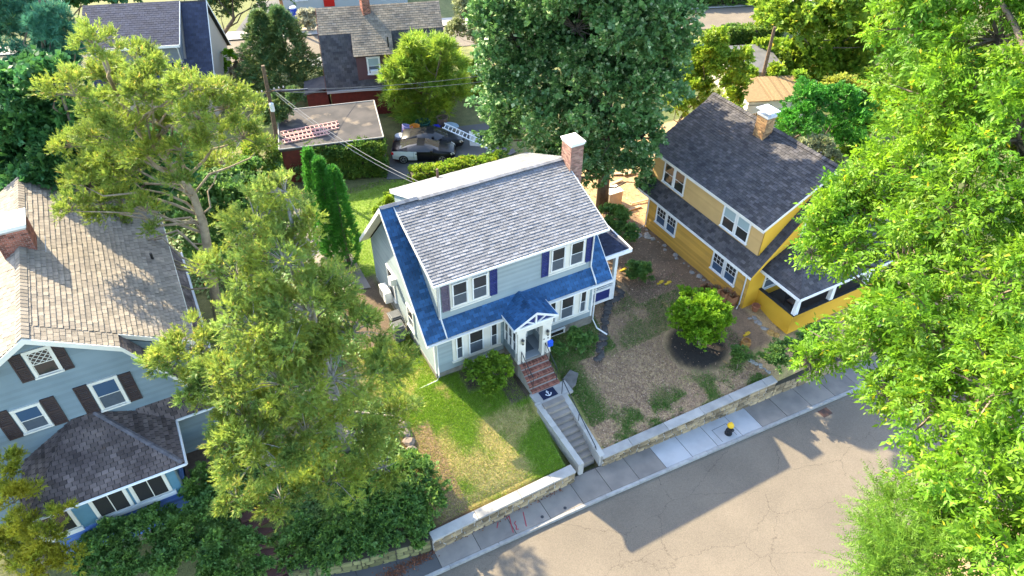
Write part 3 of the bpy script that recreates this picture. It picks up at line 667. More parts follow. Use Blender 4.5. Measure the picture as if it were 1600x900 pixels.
# ---- vestibule
VX0, VX1, VY = 3.72, 5.52, -1.42
v = M(); v.box(VX0+.01, VX0+.12, VY+.05, -.01, -.6, 2.9); v.box(VX1-.12, VX1-.01, VY+.05, -.01, -.6, 2.9); v.build('vestibule_wall', SIDING, H)
siding(H, frame((VX0, 0, 0), -Y, -X), .5, 2.9, lambda z: (0, 1.4), SIDING); siding(H, frame((VX1, VY, 0), Y, X), .5, 2.9, lambda z: (0, 1.4), SIDING)
M().box(VX0-.03, VX1+.03, VY-.06, -.02, -.7, .52).build('stoop_base', CONC, H)
M().box(VX0+.13, VX1-.13, VY+.0, -.025, .52, .55).build('porch_floor', mk('grey_deck_paint', (.24, .26, .27), rough=.6), H)
for a, b in ((VX0-.02, VX0+.40), (VX1-.46, VX1+.02)):
    p = M(); p.box(a, b, VY-.07, VY+.22, .5, 2.55); p.box(a-.02, b+.02, VY-.09, VY+.24, .5, .66); p.box(a-.02, b+.02, VY-.09, VY+.24, 2.42, 2.55); p.build('pier', CREAM, H)
M().box(VX0-.1, VX1+.1, VY-.08, VY+.2, 2.55, 2.86).build('header_beam', CREAM, H)
for j in range(3): window(H, frame((VX0, -.1, 0), -Y, -X), .12+j*.4, .42+j*.4, 1.15, 2.45, fw=.05, sill=False)
for j in range(3): window(H, frame((VX1-.12, VY+.1, 0), Y, -X), .35+j*.3, .58+j*.3, 1.15, 2.35, fw=.035, sill=False)
d = M().box(4.28, 5.05, -.05, -.01, .56, 2.5).build('door', WHITE, H); M().box(4.42, 4.9, -.058, -.052, 1.25, 2.3).build('door_glass', GLASS, d); M().lathe([(.0, 0), (.03, .01), (.03, .04), (0, .05)], (4.34, -.08, 1.5), 8).build('handle', BLACKM, d)
# porch gable roof: ridge at x 4.66
PR, PZ, PE = 4.66, 3.55, 2.93; EX0, EX1 = 3.46, 5.86; F_ = VY-.12
lp = math.hypot(PR-EX0, PZ-PE)
yr = lambda z: -.4+(z-2.82)/1.0214+.02                    # where the main slope stands at height z
slope_roof(H, (EX0, yr(PE), PE), (PR, yr(PE), PZ), -Y, lambda v: (-(v/lp)*(yr(PZ)-yr(PE)), yr(PE)-F_), SHSHADE, thick=.08)
slope_roof(H, (EX1, F_, PE), (PR, F_, PZ), Y, lambda v: (0, yr(PE)-F_+(v/lp)*(yr(PZ)-yr(PE))), SHSHADE, thick=.08)
edge_board(H, [(EX0-.03, F_, PE-.02), (PR, F_, PZ), (EX1+.03, F_, PE-.02)], (0, -1, 0), .10); edge_board(H, [(EX0-.005, F_, PE-.02), (EX0-.005, yr(PE), PE-.02)], (-1, 0, 0), .10, name='fascia'); edge_board(H, [(EX1+.005, F_, PE-.02), (EX1+.005, yr(PE), PE-.02)], (1, 0, 0), .10, name='fascia')
M().prism([(EX0+.2, VY-.02, 2.86), (PR, VY-.02, 3.43), (EX1-.2, VY-.02, 2.86)], (0, .05, 0)).build('gable_panel', NAVY, H)
tr = M(); tr.box(PR-.045, PR+.045, VY-.10, VY-.03, 2.86, 3.46)
for sg in (-1, 1): tr.prism([(PR+sg*.02, VY-.085, 2.87), (PR+sg*.12, VY-.085, 2.87), (PR+sg*.62, VY-.085, 3.16), (PR+sg*.55, VY-.085, 3.20)], (0, .05, 0))
tr.box(EX0+.1, EX1-.1, VY-.11, VY-.04, 2.80, 2.90); tr.build('gable_truss', WHITE, H)
for x in (VX0+.19, VX1-.22):
    l = M().lathe([(.0, -.02), (.06, 0), (.07, .04), (.055, .05)], (x, VY-.17, 1.86), 8).build('lantern', BLACKM, H)
    M().lathe([(.05, 0), (.075, .12), (.06, .2)], (x, VY-.17, 1.91), 8).build('lamp_glass', mk('lamp_glass', (.30, .27, .2), rough=.2), l)
    t = M(); t.lathe([(.09, 0), (.03, .08), (.0, .12)], (x, VY-.17, 2.11), 8); t.tube([(x, VY-.07, 2.0), (x, VY-.12, 2.2), (x, VY-.17, 2.2)], .014, 5); t.build('lamp_hood', BLACKM, l)
for x in (VX1-.37, VX1-.14): M().box(x-.03, x+.03, VY-.085, VY-.07, 1.52, 1.6).build('bell_plate', BLACKM, H)
mb = thing('mailbox', 'small bright blue mailbox hung on the right pier of the stoop', 'mailbox', (VX1-.03, VY-.15, 1.0))
M().box(VX1-.16, VX1+.1, VY-.21, VY-.075, 1.0, 1.26).build('box', mk('bright_blue_enamel', (.02, .10, .55), rough=.35), mb, bevel=.015); M().prism([(VX1-.17, VY-.225, 1.265), (VX1+.11, VY-.225, 1.265), (VX1+.11, VY-.07, 1.33), (VX1-.17, VY-.07, 1.33)], (0, 0, .015)).build('lid', mk('bright_blue_enamel_lid', (.02, .09, .5), rough=.35), mb)
pmat = tag(M().box(4.15, 4.9, -1.0, -.25, .551, .565).build('door_mat', mk('grey_mat', (.10, .115, .13), rough=.95)), 'plain grey mat on the porch floor in front of the white door', 'mat')
# ---- brick stoop steps
bs = thing('brick_steps', 'short flight of red brick steps with black rails up to the white stoop piers', 'stairs', (4.5, -2.2, -.3))
for i in range(5):
    y1 = VY-.06-.005-i*.285; y0 = y1-.285; z = .52-.17*(i+0)-.02
    o = M().box(3.72, 5.3, y0, y1, -.6, z-.035, 0, .5).build('step', MORTAR, bs)
    b = M(); fr = frame((3.72, y0, z-.034), X, Z, Y)
    x = .0
    while x < 1.56: b.lbox(fr, x+.006, x+.068, .005, .20, 0, .034, 0, random.random()); x += .075
    fr2 = frame((3.72, y0, z-.17), X, -Y); x = 0
    while x < 1.56: b.lbox(fr2, x+.006, x+.068, .01, .135, 0, .012, 0, random.random()); x += .075
    b.build('bricks', BRICK, o, kind='stuff')
    M().box(3.715, 5.305, y0+.205, y1, z-.034, z+.0).build('tread_strip', mk('pale_tread', (.36, .31, .25)) if i == 0 else bpy.data.materials['pale_tread'], o)
for nm, x in (('black iron handrail on the left of the brick steps', 3.86), ('black iron handrail on the right of the brick steps, below the blue mailbox', 5.2)):
    h = thing('stair_handrail', nm, 'handrail', (x, -2.2, 0), 'handrails of the brick steps')
    zz = lambda y: .5+(y+1.5)*.6
    M().tube([(x, -1.55, 1.35), (x, -2.75, .62)], .022, 8).build('rail', BLACKM, h); M().tube([(x, -1.6, .72), (x, -2.75, .02)], .014, 6).build('rail', BLACKM, h)
    for y in (-1.56, -2.75): M().tube([(x, y, zz(y)-.15), (x, y, zz(y)+.88)], .018, 6).build('post', BLACKM, h)
    for q in range(1, 8):
        y = -1.56-1.19*q/8; M().tube([(x, y, .72+(y+1.6)*.61), (x, y, 1.35+(y+1.55)*.61)], .008, 5).build('baluster', BLACKM, h)
# ---- side porch on the right
slope_roof(H, (9.3, .55, 3.50), (9.3, 5.4, 3.62), X, lambda v: (0, 2.2), ROOFGUN, thick=.1, t=.006)
edge_board(H, [(9.6, .54, 3.50), (11.5, .54, 3.50)], (0, -1, 0), .2, name='fascia', w=.08); edge_board(H, [(11.51, .46, 3.50), (11.51, 5.4, 3.62)], (1, 0, 0), .2, name='fascia', w=.08)
p = M(); p.box(10.9, 11.08, .88, 1.06, -.3, 3.38); p.build('porch_post', WHITE, H); M().box(10.9, 11.08, 4.9, 5.06, -.3, 3.38).build('porch_post', WHITE, H)
p = M(); fr = frame((9.0, .9, 0), X, -Y)
p.lbox(fr, .02, 1.9, -.02, .16, 0, .05); p.lbox(fr, .02, 1.9, .82, .98, 0, .05); p.lbox(fr, .02, .2, .16, .82, 0, .049); p.lbox(fr, 1.75, 1.9, .16, .82, 0, .049); p.build('porch_skirt', WHITE, H)
M().lbox(fr, .2, 1.75, .16, .82, -.02, .015).build('skirt_panel', NAVY, H)
for q in range(3): M().lbox(fr, .02, 1.9, 1.05+q*.13, 1.10+q*.13, 0, .04).build('rail', WHITE, H)
M().box(9.02, 11.0, .95, 5.0, .75, .93).build('porch_deck', mk('deck_boards', (.16, .15, .14)), H)
M().box(11.0, 11.06, 1.08, 4.9, -.2, 1.0).build('porch_skirt', WHITE, H)
# condensers and bins on the left side
ac = thing('heat_pump', 'white heat pump on a bracket on the left side wall of the main house', 'heat pump', (-.33, 6.0, .7))
M().box(-.52, -.14, 5.45, 6.4, .75, 1.45).build('cabinet', WHITE, ac, bevel=.02); fr = frame((-.52, 6.4, .75), -Y, -X)
for q in range(9): M().lbox(fr, .08, .62, .06+q*.065, .09+q*.065, .001, .012).build('grille_bar', GREYP, ac)
t = M()
for y in (5.55, 6.25): t.box(-.5, .0, y, y+.05, .69, .748)
t.build('bracket', WHITE, ac)
for (x, y, lab) in ((-.66, 3.35, 'dark grey wheeled bin nearest the street beside the left wall'), (-.5, 4.15, 'dark grey wheeled bin behind the other, beside the left wall')):
    b = thing('wheelie_bin', lab, 'bin', (x, y, 0), 'wheeled bins by the left wall')
    m = M(); q0, q1 = .24, .30; m.add([(x-q0,y-q0,.06),(x+q0,y-q0,.06),(x+q0,y+q0,.06),(x-q0,y+q0,.06),(x-q1,y-q1,.98),(x+q1,y-q1,.98),(x+q1,y+q1,.98),(x-q1,y+q1,.98)], [(3,2,1,0),(4,5,6,7),(0,1,5,4),(1,2,6,5),(2,3,7,6),(3,0,4,7)]); m.build('body', GREYP, b, bevel=.02)
    m = M(); m.prism([(x-.33, y-.34, .985), (x+.33, y-.34, .985), (x+.33, y+.36, .985), (x-.33, y+.36, .985)], (0, 0, .05)); m.prism([(x-.25, y-.26, 1.04), (x+.25, y-.26, 1.04), (x+.25, y+.26, 1.04), (x-.25, y+.26, 1.04)], (0, 0, .05)); m.build('lid', GREYP, b, bevel=.02)
    M().tube([(x-.25, y+.4, .95), (x+.25, y+.4, .95)], .018, 6).build('handle', BLACKM, b)
    for sx_ in (-.2, .2): M().tube([(x+sx_-.03, y+.24, .1), (x+sx_+.03, y+.24, .1)], .1, 12).build('wheel', BLACKM, b)

# ================= left house (gambrel, gable to the street)
LH = thing('left_house', 'pale blue gambrel house with tan shingle roof, dark shutters and a brown porch roof', 'house', (-14.5, 5, -.5))
LX, LR = -14.5, 9.03; LB = 2.55; LBZ = 7.45; LE = 5.13; LEZ = 2.84; GY = 1.05; BY = 12.2
prof = [(LX-LE+.35, -.7), (LX-LE+.35, 3.3), (LX-LB-.0, LBZ-.2), (LX, LR-.2), (LX+LB, LBZ-.2), (LX+LE-.35, 3.3), (LX+LE-.35, -.7)]
M().prism([(x, GY+.02, z) for x, z in prof], (0, BY-GY-.3, 0)).build('wall_core', LSIDING, LH)
def lur(z):
    if z < 3.3: h = LE-.35
    elif z < LBZ-.2: h = LE-.35-(z-3.3)*(LE-.35-LB)/(LBZ-.2-3.3)
    else: h = LB*(LR-.2-z)/(LR-LBZ)
    return (LX-h, LX+max(h, 0))
LF = frame((0, GY, 0), X, -Y)
siding(LH, LF, -.4, LR-.25, lur, LSIDING, expo=.15)
sl_ = (LR-LBZ)/LB; DX = -9.58; DZ = LR-(DX-LX)*sl_
up = math.hypot(LB, LR-LBZ)
# right upper slope with dormer running out to the eave
def dur(v): return (0, BY-.44)
Ld = math.hypot(DX-LX, LR-DZ)
slope_roof(LH, (DX, GY+.15, DZ), (LX, GY+.15, LR), Y, lambda v: (0 if v < Ld-.0 else 0, BY-GY-.15), SHTAN, expo=.19, tab=.24, t=.032, nsingle=200, near=(-12, -4, 14), gap=.014)
slope_roof(LH, (LX+LB, .44, LBZ), (LX, .44, LR), Y, lambda v: (0, GY-.295), SHTAN, expo=.19, tab=.24, t=.02, nsingle=0, gap=.014)
slope_roof(LH, (LX-LE-.0, BY, DZ), (LX, BY, LR), -Y, lambda v: (0, BY-.44), SHTAN, expo=.19, tab=.24, t=.032, nsingle=100, near=(-16, -2, 14), gap=.014)
# right lower slope strip in front of the dormer, and below it
slope_roof(LH, (LX+LE, .44, LEZ), (LX+LB, .44, LBZ), Y, lambda v: (0, .72) if v > .9 else (0, BY-.44), SHBROWN, expo=.17, tab=.24, t=.016)
M().prism([(LX+LB-.2, GY+.16, LBZ-.25), (DX-.25, GY+.16, DZ-.05), (DX-.25, GY+.16, 3.6), (LX+LE-.9, GY+.16, 3.6)], (0, BY-GY-.4, 0)).build('dormer_core', LSIDING, LH)
siding(LH, frame((0, GY+.15, 0), X, -Y), 3.7, DZ+.4, lambda z: (LX+LE-.3-(z-LEZ)*.56, min(DX-.24, LX+(LR-.2-z)/sl_)), LSIDING)
siding(LH, frame((DX-.24, GY+.2, 0), Y, X), 3.6, DZ-.1, lambda z: (0, BY-GY-.5), LSIDING)
window(LH, frame((DX-.24, 0, 0), Y, X), 4.5, 5.3, 4.4, 5.6)
ridge_caps(LH, (LX, .44, LR+.05), (LX, BY, LR+.05), SHTAN, wd=.2, step=.22, drop=.13)
edge_board(LH, [(LX-LB-.0, .44, LBZ-.02), (LX, .44, LR-.02), (LX+LB, .44, LBZ-.02), (LX+LE, .44, LEZ-.02)], (0, -1, 0), .2, CREAM, w=.05)
edge_board(LH, [(LX+LB, GY+.14, LBZ-.02), (DX, GY+.14, DZ-.02)], (0, -1, 0), .18, CREAM, w=.04); edge_board(LH, [(DX+.005, GY+.1, DZ-.02), (DX+.005, BY, DZ-.02)], (1, 0, 0), .16, CREAM)
edge_board(LH, [(LX-LB, .44, LBZ-.02), (LX-LE, .44, DZ-.02)], (0, -1, 0), .2, CREAM, w=.05)
gt = M(); gt.prism([(LX+LE+.01, .3, LEZ-.12), (LX+LE+.01, .3, LEZ), (LX+LE+.12, .3, LEZ+.01), (LX+LE+.11, .3, LEZ-.10)], (0, BY-.3, 0)); gt.build('gutter', WHITE, LH)
M().lathe([(.06, 0), (.06, .55)], (-10.3, 6.9, 6.2), 8).build('vent_pipe', BLACKM, LH)
chimney(LH, -15.15, -14.0, 6.2, 7.35, 7.6, 9.85, BRICK, WHITE, 'pyramid')
fl = M(); fl.prism([(-14.0, 6.15, 8.5), (-13.75, 6.15, 8.38), (-13.75, 7.4, 8.38), (-14.0, 7.4, 8.5)], (0, 0, .2)); fl.build('chimney_flashing', mk('lead_flashing', (.45, .47, .50), rough=.4, metal=.4), LH)
# gable windows with dark shutters
for (a0, a1, b0, b1, dia) in LWIN:
    window(LH, LF, a0, a1, b0, b1, fw=.1, diamond=dia, glass=GLASS if dia else GLASSB, lower=SCREEN if not dia else GLASS, trim=CREAM)
for (a0, a1, b0, b1) in LSHUT: shutter(LH, LF, a0, a1, b0, b1, BROWN)
# porch: hip roof between eave y -1.96 and the gable wall
PEy, PEz, PX0, PX1 = -1.96, 2.90, -16.9, -11.36; ps = .44; PT = GY-PEy; PTz = PEz+ps*PT
lv = math.hypot(PT, ps*PT); run = lambda v: v/math.hypot(1, ps)
slope_roof(LH, (PX0, PEy, PEz), (PX0, GY, PTz), X, lambda v: (run(v)*.75, PX1-PX0-run(v)*.85), SHBROWN, expo=.17, tab=.25, t=.028, gap=.026, nsingle=0)
slope_roof(LH, (PX1, PEy, PEz), (PX1-PT*.85, PEy, PTz), Y, lambda v: (v/math.hypot(PT*.85, ps*PT)*PT, PT), SHBROWN, expo=.17, tab=.25, t=.028, gap=.026)
slope_roof(LH, (PX0, GY, PEz), (PX0+PT*.75, GY, PTz), -Y, lambda v: (0, PT-v/math.hypot(PT*.75, ps*PT)*PT), SHBROWN, expo=.17, tab=.25, t=.028, gap=.026)
slope_roof(LH, (PX1-1.2, .46, PEz), (PX1-1.2, GY, PEz+.75), X, lambda v: (0, LX+LE-PX1+1.15-v*.2), SHBROWN, expo=.17, tab=.25, t=.028, gap=.026)
ridge_caps(LH, (PX1-.05, PEy+.05, PEz+.05), (PX1-PT*.85, GY, PTz+.05), mk('hip_flashing', (.16, .145, .15), (.10, .09, .095), 4, rough=.8), wd=.10, drop=.05)
M().prism([(PX0+.3, PEy+.33, -.8), (PX1-.55, PEy+.33, -.8), (PX1-.55, PEy+.33, PEz-.1), (PX0+.3, PEy+.33, PEz-.1)], (0, 2.6, 0)).build('porch_core', LTEAL, LH)
PFy = PEy+.3; PF = frame((0, PFy, 0), X, -Y)
siding(LH, PF, -.6, 1.12, lambda z: (PX0+.28, PX1-.52), LBLUE, expo=.14, t=.02); siding(LH, frame((PX1-.53, PFy, 0), Y, X), -.6, 1.12, lambda z: (0, 2.6), LBLUE, expo=.14, t=.02)
M().box(PX0+.25, PX1-.5, PFy-.02, PFy+2.6, -1.1, -.58).build('foundation', STONE, LH)
M().lbox(PF, PX0+.26, PX1-.5, 1.12, PEz-.14, -.02, .012).build('porch_panel', LTEAL, LH)
for a0, a1 in ((-14.82, -13.72), (-13.42, -12.3), (-16.75, -15.62)): window(LH, PF, a0, a1, 1.36, 2.62, 'slide', trim=CREAM, fw=.1, lower=GLASS, sill=False)
for a0, a1 in ((-15.04, -12.1), (-16.9, -15.5)): M().lbox(PF, a0, a1, 1.08, 1.30, .013, .09).build('sill_board', WHITE, LH)
g2 = M()
for pts in ([(PX0, PEy-.06, PEz-.04), (PX1+.06, PEy-.06, PEz-.04), (PX1+.06, .40, PEz-.04), (LX+LE+.1, .40, PEz-.04)],):
    for a, b in zip(pts, pts[1:]): g2.tube([a, b], .055, 6)
g2.build('gutter', WHITE, LH)
gutter_pipe(LH, [(PX1-.15, PEy-.02, PEz-.1), (PX1-.45, PFy-.06, 2.5), (PX1-.42, PFy-.06, -.5)], LSIDING)
M().box(PX1-.5, PX1-.4, PFy+.9, PFy+1.3, 2.0, 2.6).build('meter_box', WHITE, LH)
# wooden side entry by the porch
e = M(); e.box(PX1-.45, -9.9, GY-1.6, GY-.02, -.7, .05); e.build('side_entry_deck', WOODB, LH)

# ================= yellow house
YH = thing('yellow_house', 'yellow house with charcoal shingle roof and open front porch', 'house', (21.3, 1.7, 0))
WX = 16.81; YF, YB = -3.16, 5.75; RX = 21.3; RZ = 7.55; EXX = 16.44; EZ = 2.5; sY = (RZ-EZ)/(RX-EXX); DXW = 17.2; DBZ = EZ+(DXW-EXX)*sY
M().prism([(WX+.02, YF+.02, -.3), (WX+.02, YF+.02, 2.55), (RX, YF+.02, 7.2), (2*RX-WX, YF+.02, 2.55), (2*RX-WX, YF+.02, -.3)], (0, YB-YF-.04, 0)).build('wall_core', YELLOW, YH)
M().box(WX-.03, 2*RX-WX, YF-.03, YB+.03, -.6, -.05).build('foundation', STONE, YH)
FY = frame((WX, YB, 0), -Y, -X)         # a = YB - y
siding(YH, FY, -.05, 2.6, lambda z: (0, YB-YF), YELLOW); gy_ = lambda z: (0, 2*(RX-WX)) if z < 2.55 else ((z-2.55)/1.04, 2*(RX-WX)-(z-2.55)/1.04)
siding(YH, frame((WX, YF, 0), X, -Y), -.05, 7.1, gy_, YELLOWP); siding(YH, frame((2*RX-WX, YB, 0), -X, Y), -.05, 7.1, gy_, YELLOW)
M().prism([(DXW+.02, YF+.25, 2.9), (DXW+.02, YF+.25, 5.1), (RX, YF+.25, 7.25), (RX, YF+.25, 2.9)], (0, 9.15, 0)).build('dormer_core', TANSID, YH)
FYD = frame((DXW, 6.15, 0), -Y, -X)
siding(YH, FYD, DBZ, 5.1, lambda z: (0, 9.05), TANSID)
siding(YH, frame((DXW, YF+.23, 0), X, -Y), DBZ+.05, 6.6, lambda z: (max(0, (z-5.05)/.54), max(0, (z-DBZ)/sY)), YELLOWP)
YE0, YE1 = -3.5, 6.65; LW = YE1-YE0
def yroof(p0, p1, ur, **kw): return slope_roof(YH, p0, p1, -Y, ur, SHDARK, **kw)
vv = (DXW-EXX)*math.hypot(1, sY)
yroof((EXX, YE1, EZ), (DXW, YE1, DBZ), lambda v: (0, LW), nsingle=120, near=(12, -8, 8), t=.018, gap=.02)
yroof((DXW, YE1, DBZ), (RX, YE1, RZ), lambda v: (LW-.58, LW)); yroof((DXW, YE1, DBZ), (RX, YE1, RZ), lambda v: (0, .5))
yroof((16.86, 6.5, 5.15), (RX, 6.5, RZ-.02), lambda v: (0, 9.6), nsingle=180, near=(14, -6, 12), t=.022, gap=.02)
slope_roof(YH, (2*RX-EXX, YE0, EZ), (RX, YE0, RZ), Y, lambda v: (0, LW), SHDARK)
ridge_caps(YH, (RX, YE0, RZ+.05), (RX, YE1, RZ+.05), SHDARK, wd=.16, drop=.1)
edge_board(YH, [(EXX, YE0, EZ-.03), (RX, YE0, RZ-.03), (2*RX-EXX, YE0, EZ-.03)], (0, -1, 0), .16, YELLOWP); edge_board(YH, [(16.85, 6.55, 5.12), (16.85, -3.15, 5.12)], (-1, 0, 0), .12, CREAM, name='fascia')
edge_board(YH, [(EXX-.005, YE1, EZ-.02), (EXX-.005, YE0, EZ-.02)], (-1, 0, 0), .12, WHITE, name='fascia')
edge_board(YH, [(16.86, -3.105, 5.13), (RX-.2, -3.105, RZ-.14)], (0, -1, 0), .12, CREAM)
for a0, a1 in ((6.15-5.10, 6.15-4.30), (6.15-4.13, 6.15-3.33), (6.15+.05, 6.15+.92), (6.15+1.10, 6.15+1.95)):
    window(YH, FYD, a0, a1, 3.5, 4.82, trim=WHITE, fw=.07, glass=BLIND if a0 > 6 else GLASS, lower=GLASS)
for a0, a1 in ((YB-4.72, YB-3.93), (YB-3.75, YB-2.98), (YB+.42, YB+1.22), (YB+1.42, YB+2.20)):
    window(YH, FY, a0, a1, .92, 2.02, trim=WHITE, fw=.08, muntin=2, lower=GLASSB)
chimney(YH, 20.45, 21.05, 1.45, 2.2, 6.0, 8.35, BRICKT, mk('galvanised_cap', (.6, .62, .66), rough=.35, metal=.3))
M().lathe([(.05, 0), (.05, .6)], (22.0, -1.2, 6.7), 8).build('vent_pipe', BLACKM, YH)
gutter_pipe(YH, [(EXX-.05, -2.95, EZ-.1), (WX-.06, -2.95, 2.1), (WX-.06, -2.95, .15), (WX-.35, -3.1, .03)]); gutter_pipe(YH, [(EXX-.05, 6.1, EZ-.1), (WX-.06, 5.6, 2.1), (WX-.06, 5.6, .1), (WX-.9, 5.4, .03)])
# porch
px0, px1, py = 17.75, 25.2, -5.66
yp = M(); yp.box(px0, px1, py, py+.12, -.3, 1.0); yp.box(px0, px0+.12, py+.12, YF, -.3, 1.0); yp.build('porch_parapet', YELLOWP, YH)
yp = M(); yp.box(px0-.04, px1, py-.05, py+.16, 1.0, 1.05); yp.box(px0-.04, px0+.16, py+.16, YF, 1.0, 1.05); yp.build('parapet_cap', mk('dark_cap', (.03, .03, .03)), YH)
M().box(px0+.12, px1, py+.12, YF, .28, .32).build('porch_floor', mk('dark_floor', (.07, .075, .08)), YH)
for x in (px0+.05, 20.35, 23.0):
    q = M(); q.add([(x-.03,py-.03,1.05),(x+.25,py-.03,1.05),(x+.25,py+.2,1.05),(x-.03,py+.2,1.05),(x+.02,py+.01,2.45),(x+.2,py+.01,2.45),(x+.2,py+.17,2.45),(x+.02,py+.17,2.45)], [(3,2,1,0),(4,5,6,7),(0,1,5,4),(1,2,6,5),(2,3,7,6),(3,0,4,7)]); q.build('porch_column', WHITE, YH)
pe, pz0 = py-.3, 2.55; pxe = 17.38; pd = YF-pe; pzt = pz0+pd*.55
slope_roof(YH, (pxe, pe, pz0), (pxe, YF+.05, pzt), X, lambda v: (v/math.hypot(1, .55), 8.2), SHDARK)
slope_roof(YH, (pxe, YF+.05, pz0), (pxe+pd, YF+.05, pzt), -Y, lambda v: (0, pd+.05-v/math.hypot(1, .55)), SHDARK)
edge_board(YH, [(pxe-.01, pe-.01, pz0-.02), (25.5, pe-.01, pz0-.02)], (0, -1, 0), .14, WHITE, name='fascia'); edge_board(YH, [(pxe-.01, YF, pz0-.02), (pxe-.01, pe, pz0-.02)], (-1, 0, 0), .14, WHITE, name='fascia')
window(YH, frame((WX, YF, 0), X, -Y), 1.2, 2.2, .95, 2.1, trim=WHITE); window(YH, frame((WX, YF, 0), X, -Y), 3.0, 3.9, 3.6, 4.9, trim=WHITE)
ch = thing('porch_chair', 'dark folding chair with a tan cushion inside the yellow porch', 'chair', (18.9, -4.6, .32))
q = M(); q.box(18.6, 19.15, -4.85, -4.35, .70, .74); q.build('seat', BLACKM, ch); M().box(18.6, 19.15, -4.33, -4.28, .74, 1.25).build('backrest', BLACKM, ch); M().box(18.64, 19.1, -4.8, -4.4, .74, .82).build('cushion', WOODB, ch, bevel=.02)
for lx in (18.63, 19.12):
    for ly in (-4.82, -4.32): M().tube([(lx, ly, .32), (lx, ly, .72)], .018, 6).build('leg', BLACKM, ch)
# ================= houses behind
def rotframe(ox, oy, deg):
    t = R(deg); u = V3((math.cos(t), math.sin(t), 0)); v = V3((-math.sin(t), math.cos(t), 0)); o = V3((ox, oy, 0))
    return o, u, v, lambda a, b, z: o+u*a+v*b+Z*z
def gambrel_back():
    o, u, v, P = rotframe(3.32, 27.6, -17); B = thing('red_house', 'dark red house with a gambrel roof, its dormer window holding an air conditioner', 'house', P(4.6, 4.7, 0)); Wb = 9.3
    pr = [(1.45, 0), (1.45, 2.3), (2.9, 5.7), (4.7, 7.1), (6.5, 5.7), (7.95, 2.3), (7.95, 0)]
    M().prism([P(.25, b, z-.1) for b, z in pr], u*(Wb-.5)).build('wall_core', REDW, B)
    def rf(p0, p1, uu, ur, mat, **k): return slope_roof(B, P(*p0), P(*p1), uu, ur, mat, expo=.2, tab=.34, t=.012, **k)
    rf((0, 1.2, 2.3), (0, 2.79, 6.0), u, lambda q: (0, Wb), SHDARK)  # steep lower slope takes darker shingles: its shade is put into the colour
    rf((0, 2.79, 6.0), (0, 4.7, 7.35), u, lambda q: (0, Wb), SHOLD)
    rf((Wb, 6.61, 6.0), (Wb, 4.7, 7.35), -u, lambda q: (0, Wb), SHOLD); rf((Wb, 8.2, 2.3), (Wb, 6.61, 6.0), -u, lambda q: (0, Wb), SHDARK)
    rf((2.35, 1.15, 4.84), (2.35, 2.95, 6.11), u, lambda q: (0, 3.0), SHOLD, thick=.08)
    M().prism([P(2.5, 1.45, 2.6), P(2.5, 1.45, 4.9), P(2.5, 2.9, 5.95), P(2.5, 2.9, 2.6)], u*2.7).build('dormer_core', REDW, B)
    fr = (P(0, 1.45, 0), u, Z, -v)
    siding(B, fr, 2.9, 4.86, lambda z: (2.5, 5.2), mk('dark_clapboard', (.10, .05, .05), rough=.8), expo=.15)
    w = window(B, fr, 3.35, 4.15, 3.35, 4.55, trim=WHITE, fw=.1, glass=BLIND)
    q = M(); q.lbox(fr, 3.45, 4.05, 3.36, 3.68, .05, .36); c = q.build('window_conditioner', WHITE, w)
    edge_board(B, [P(-.02, 1.2, 2.28), P(-.02, 2.79, 5.98), P(-.02, 4.7, 7.33)], -u, .16, mk('dark_red_trim', (.14, .04, .03))); edge_board(B, [P(0, 1.19, 2.28), P(Wb, 1.19, 2.28)], -v, .14, mk('grey_gutter', (.35, .34, .33), rough=.5), name='gutter', w=.1)
    c0 = P(3.65, 4.3, 0); chimney(B, c0.x-.3, c0.x+.3, c0.y-.3, c0.y+.3, 6.0, 8.7, BRICK, mk('cement_cap', (.4, .4, .4)))
    p = P(5.0, 1.7, 5.2); M().lathe([(.06, 0), (.06, .8)], p, 8).build('vent_pipe', BLACKM, B)
    # lean-to roof left of it
    M().prism([P(-1.8, 1.6, 1.9), P(0, 1.6, 2.3), P(0, 4.0, 2.3), P(-1.8, 4.0, 1.9)], (0, 0, .12)).build('lean_to_roof', SHDARK, B); M().prism([P(-1.6, 1.8, 0), P(0, 1.8, 0), P(0, 3.8, 0), P(-1.6, 3.8, 0)], (0, 0, 1.95)).build('lean_to_wall', REDW, B)
gambrel_back()
def garage():
    o, u, v, P = rotframe(-1.86, 21.07, -13.5); G = thing('flat_garage', 'low flat roofed garage with a mottled bitumen roof carrying ladders', 'garage', P(3.4, 2.9, 0))
    M().prism([P(.1, .1, -.2), P(6.75, .1, -.2), P(6.75, 5.6, -.2), P(.1, 5.6, -.2)], (0, 0, 2.6)).build('wall', REDW, G)
    M().prism([P(0, 0, 2.42), P(6.85, 0, 2.42), P(6.85, 5.7, 2.42), P(0, 5.7, 2.42)], (0, 0, .18)).build('roof_slab', ASPHROOF, G)
    e = M()
    for a, b in (((0, 0), (6.85, 0)), ((6.85, 0), (6.85, 5.7)), ((6.85, 5.7), (0, 5.7)), ((0, 5.7), (0, 0))): e.tube([P(*a, 2.61), P(*b, 2.61)], .05, 6)
    e.build('roof_edging', mk('grey_edging', (.30, .28, .25)), G)
    M().prism([P(6.86, .6, 0), P(6.86, 3.2, 0), P(6.86, 3.2, 2.1), P(6.86, .6, 2.1)], u*.04).build('garage_door', mk('red_door_paint', (.17, .04, .03)), G)
garage()
PINK = mk('pink_fibreglass', (.55, .30, .26), rough=.6); ALU = mk('aluminium', (.70, .71, .72), rough=.35, metal=.3)
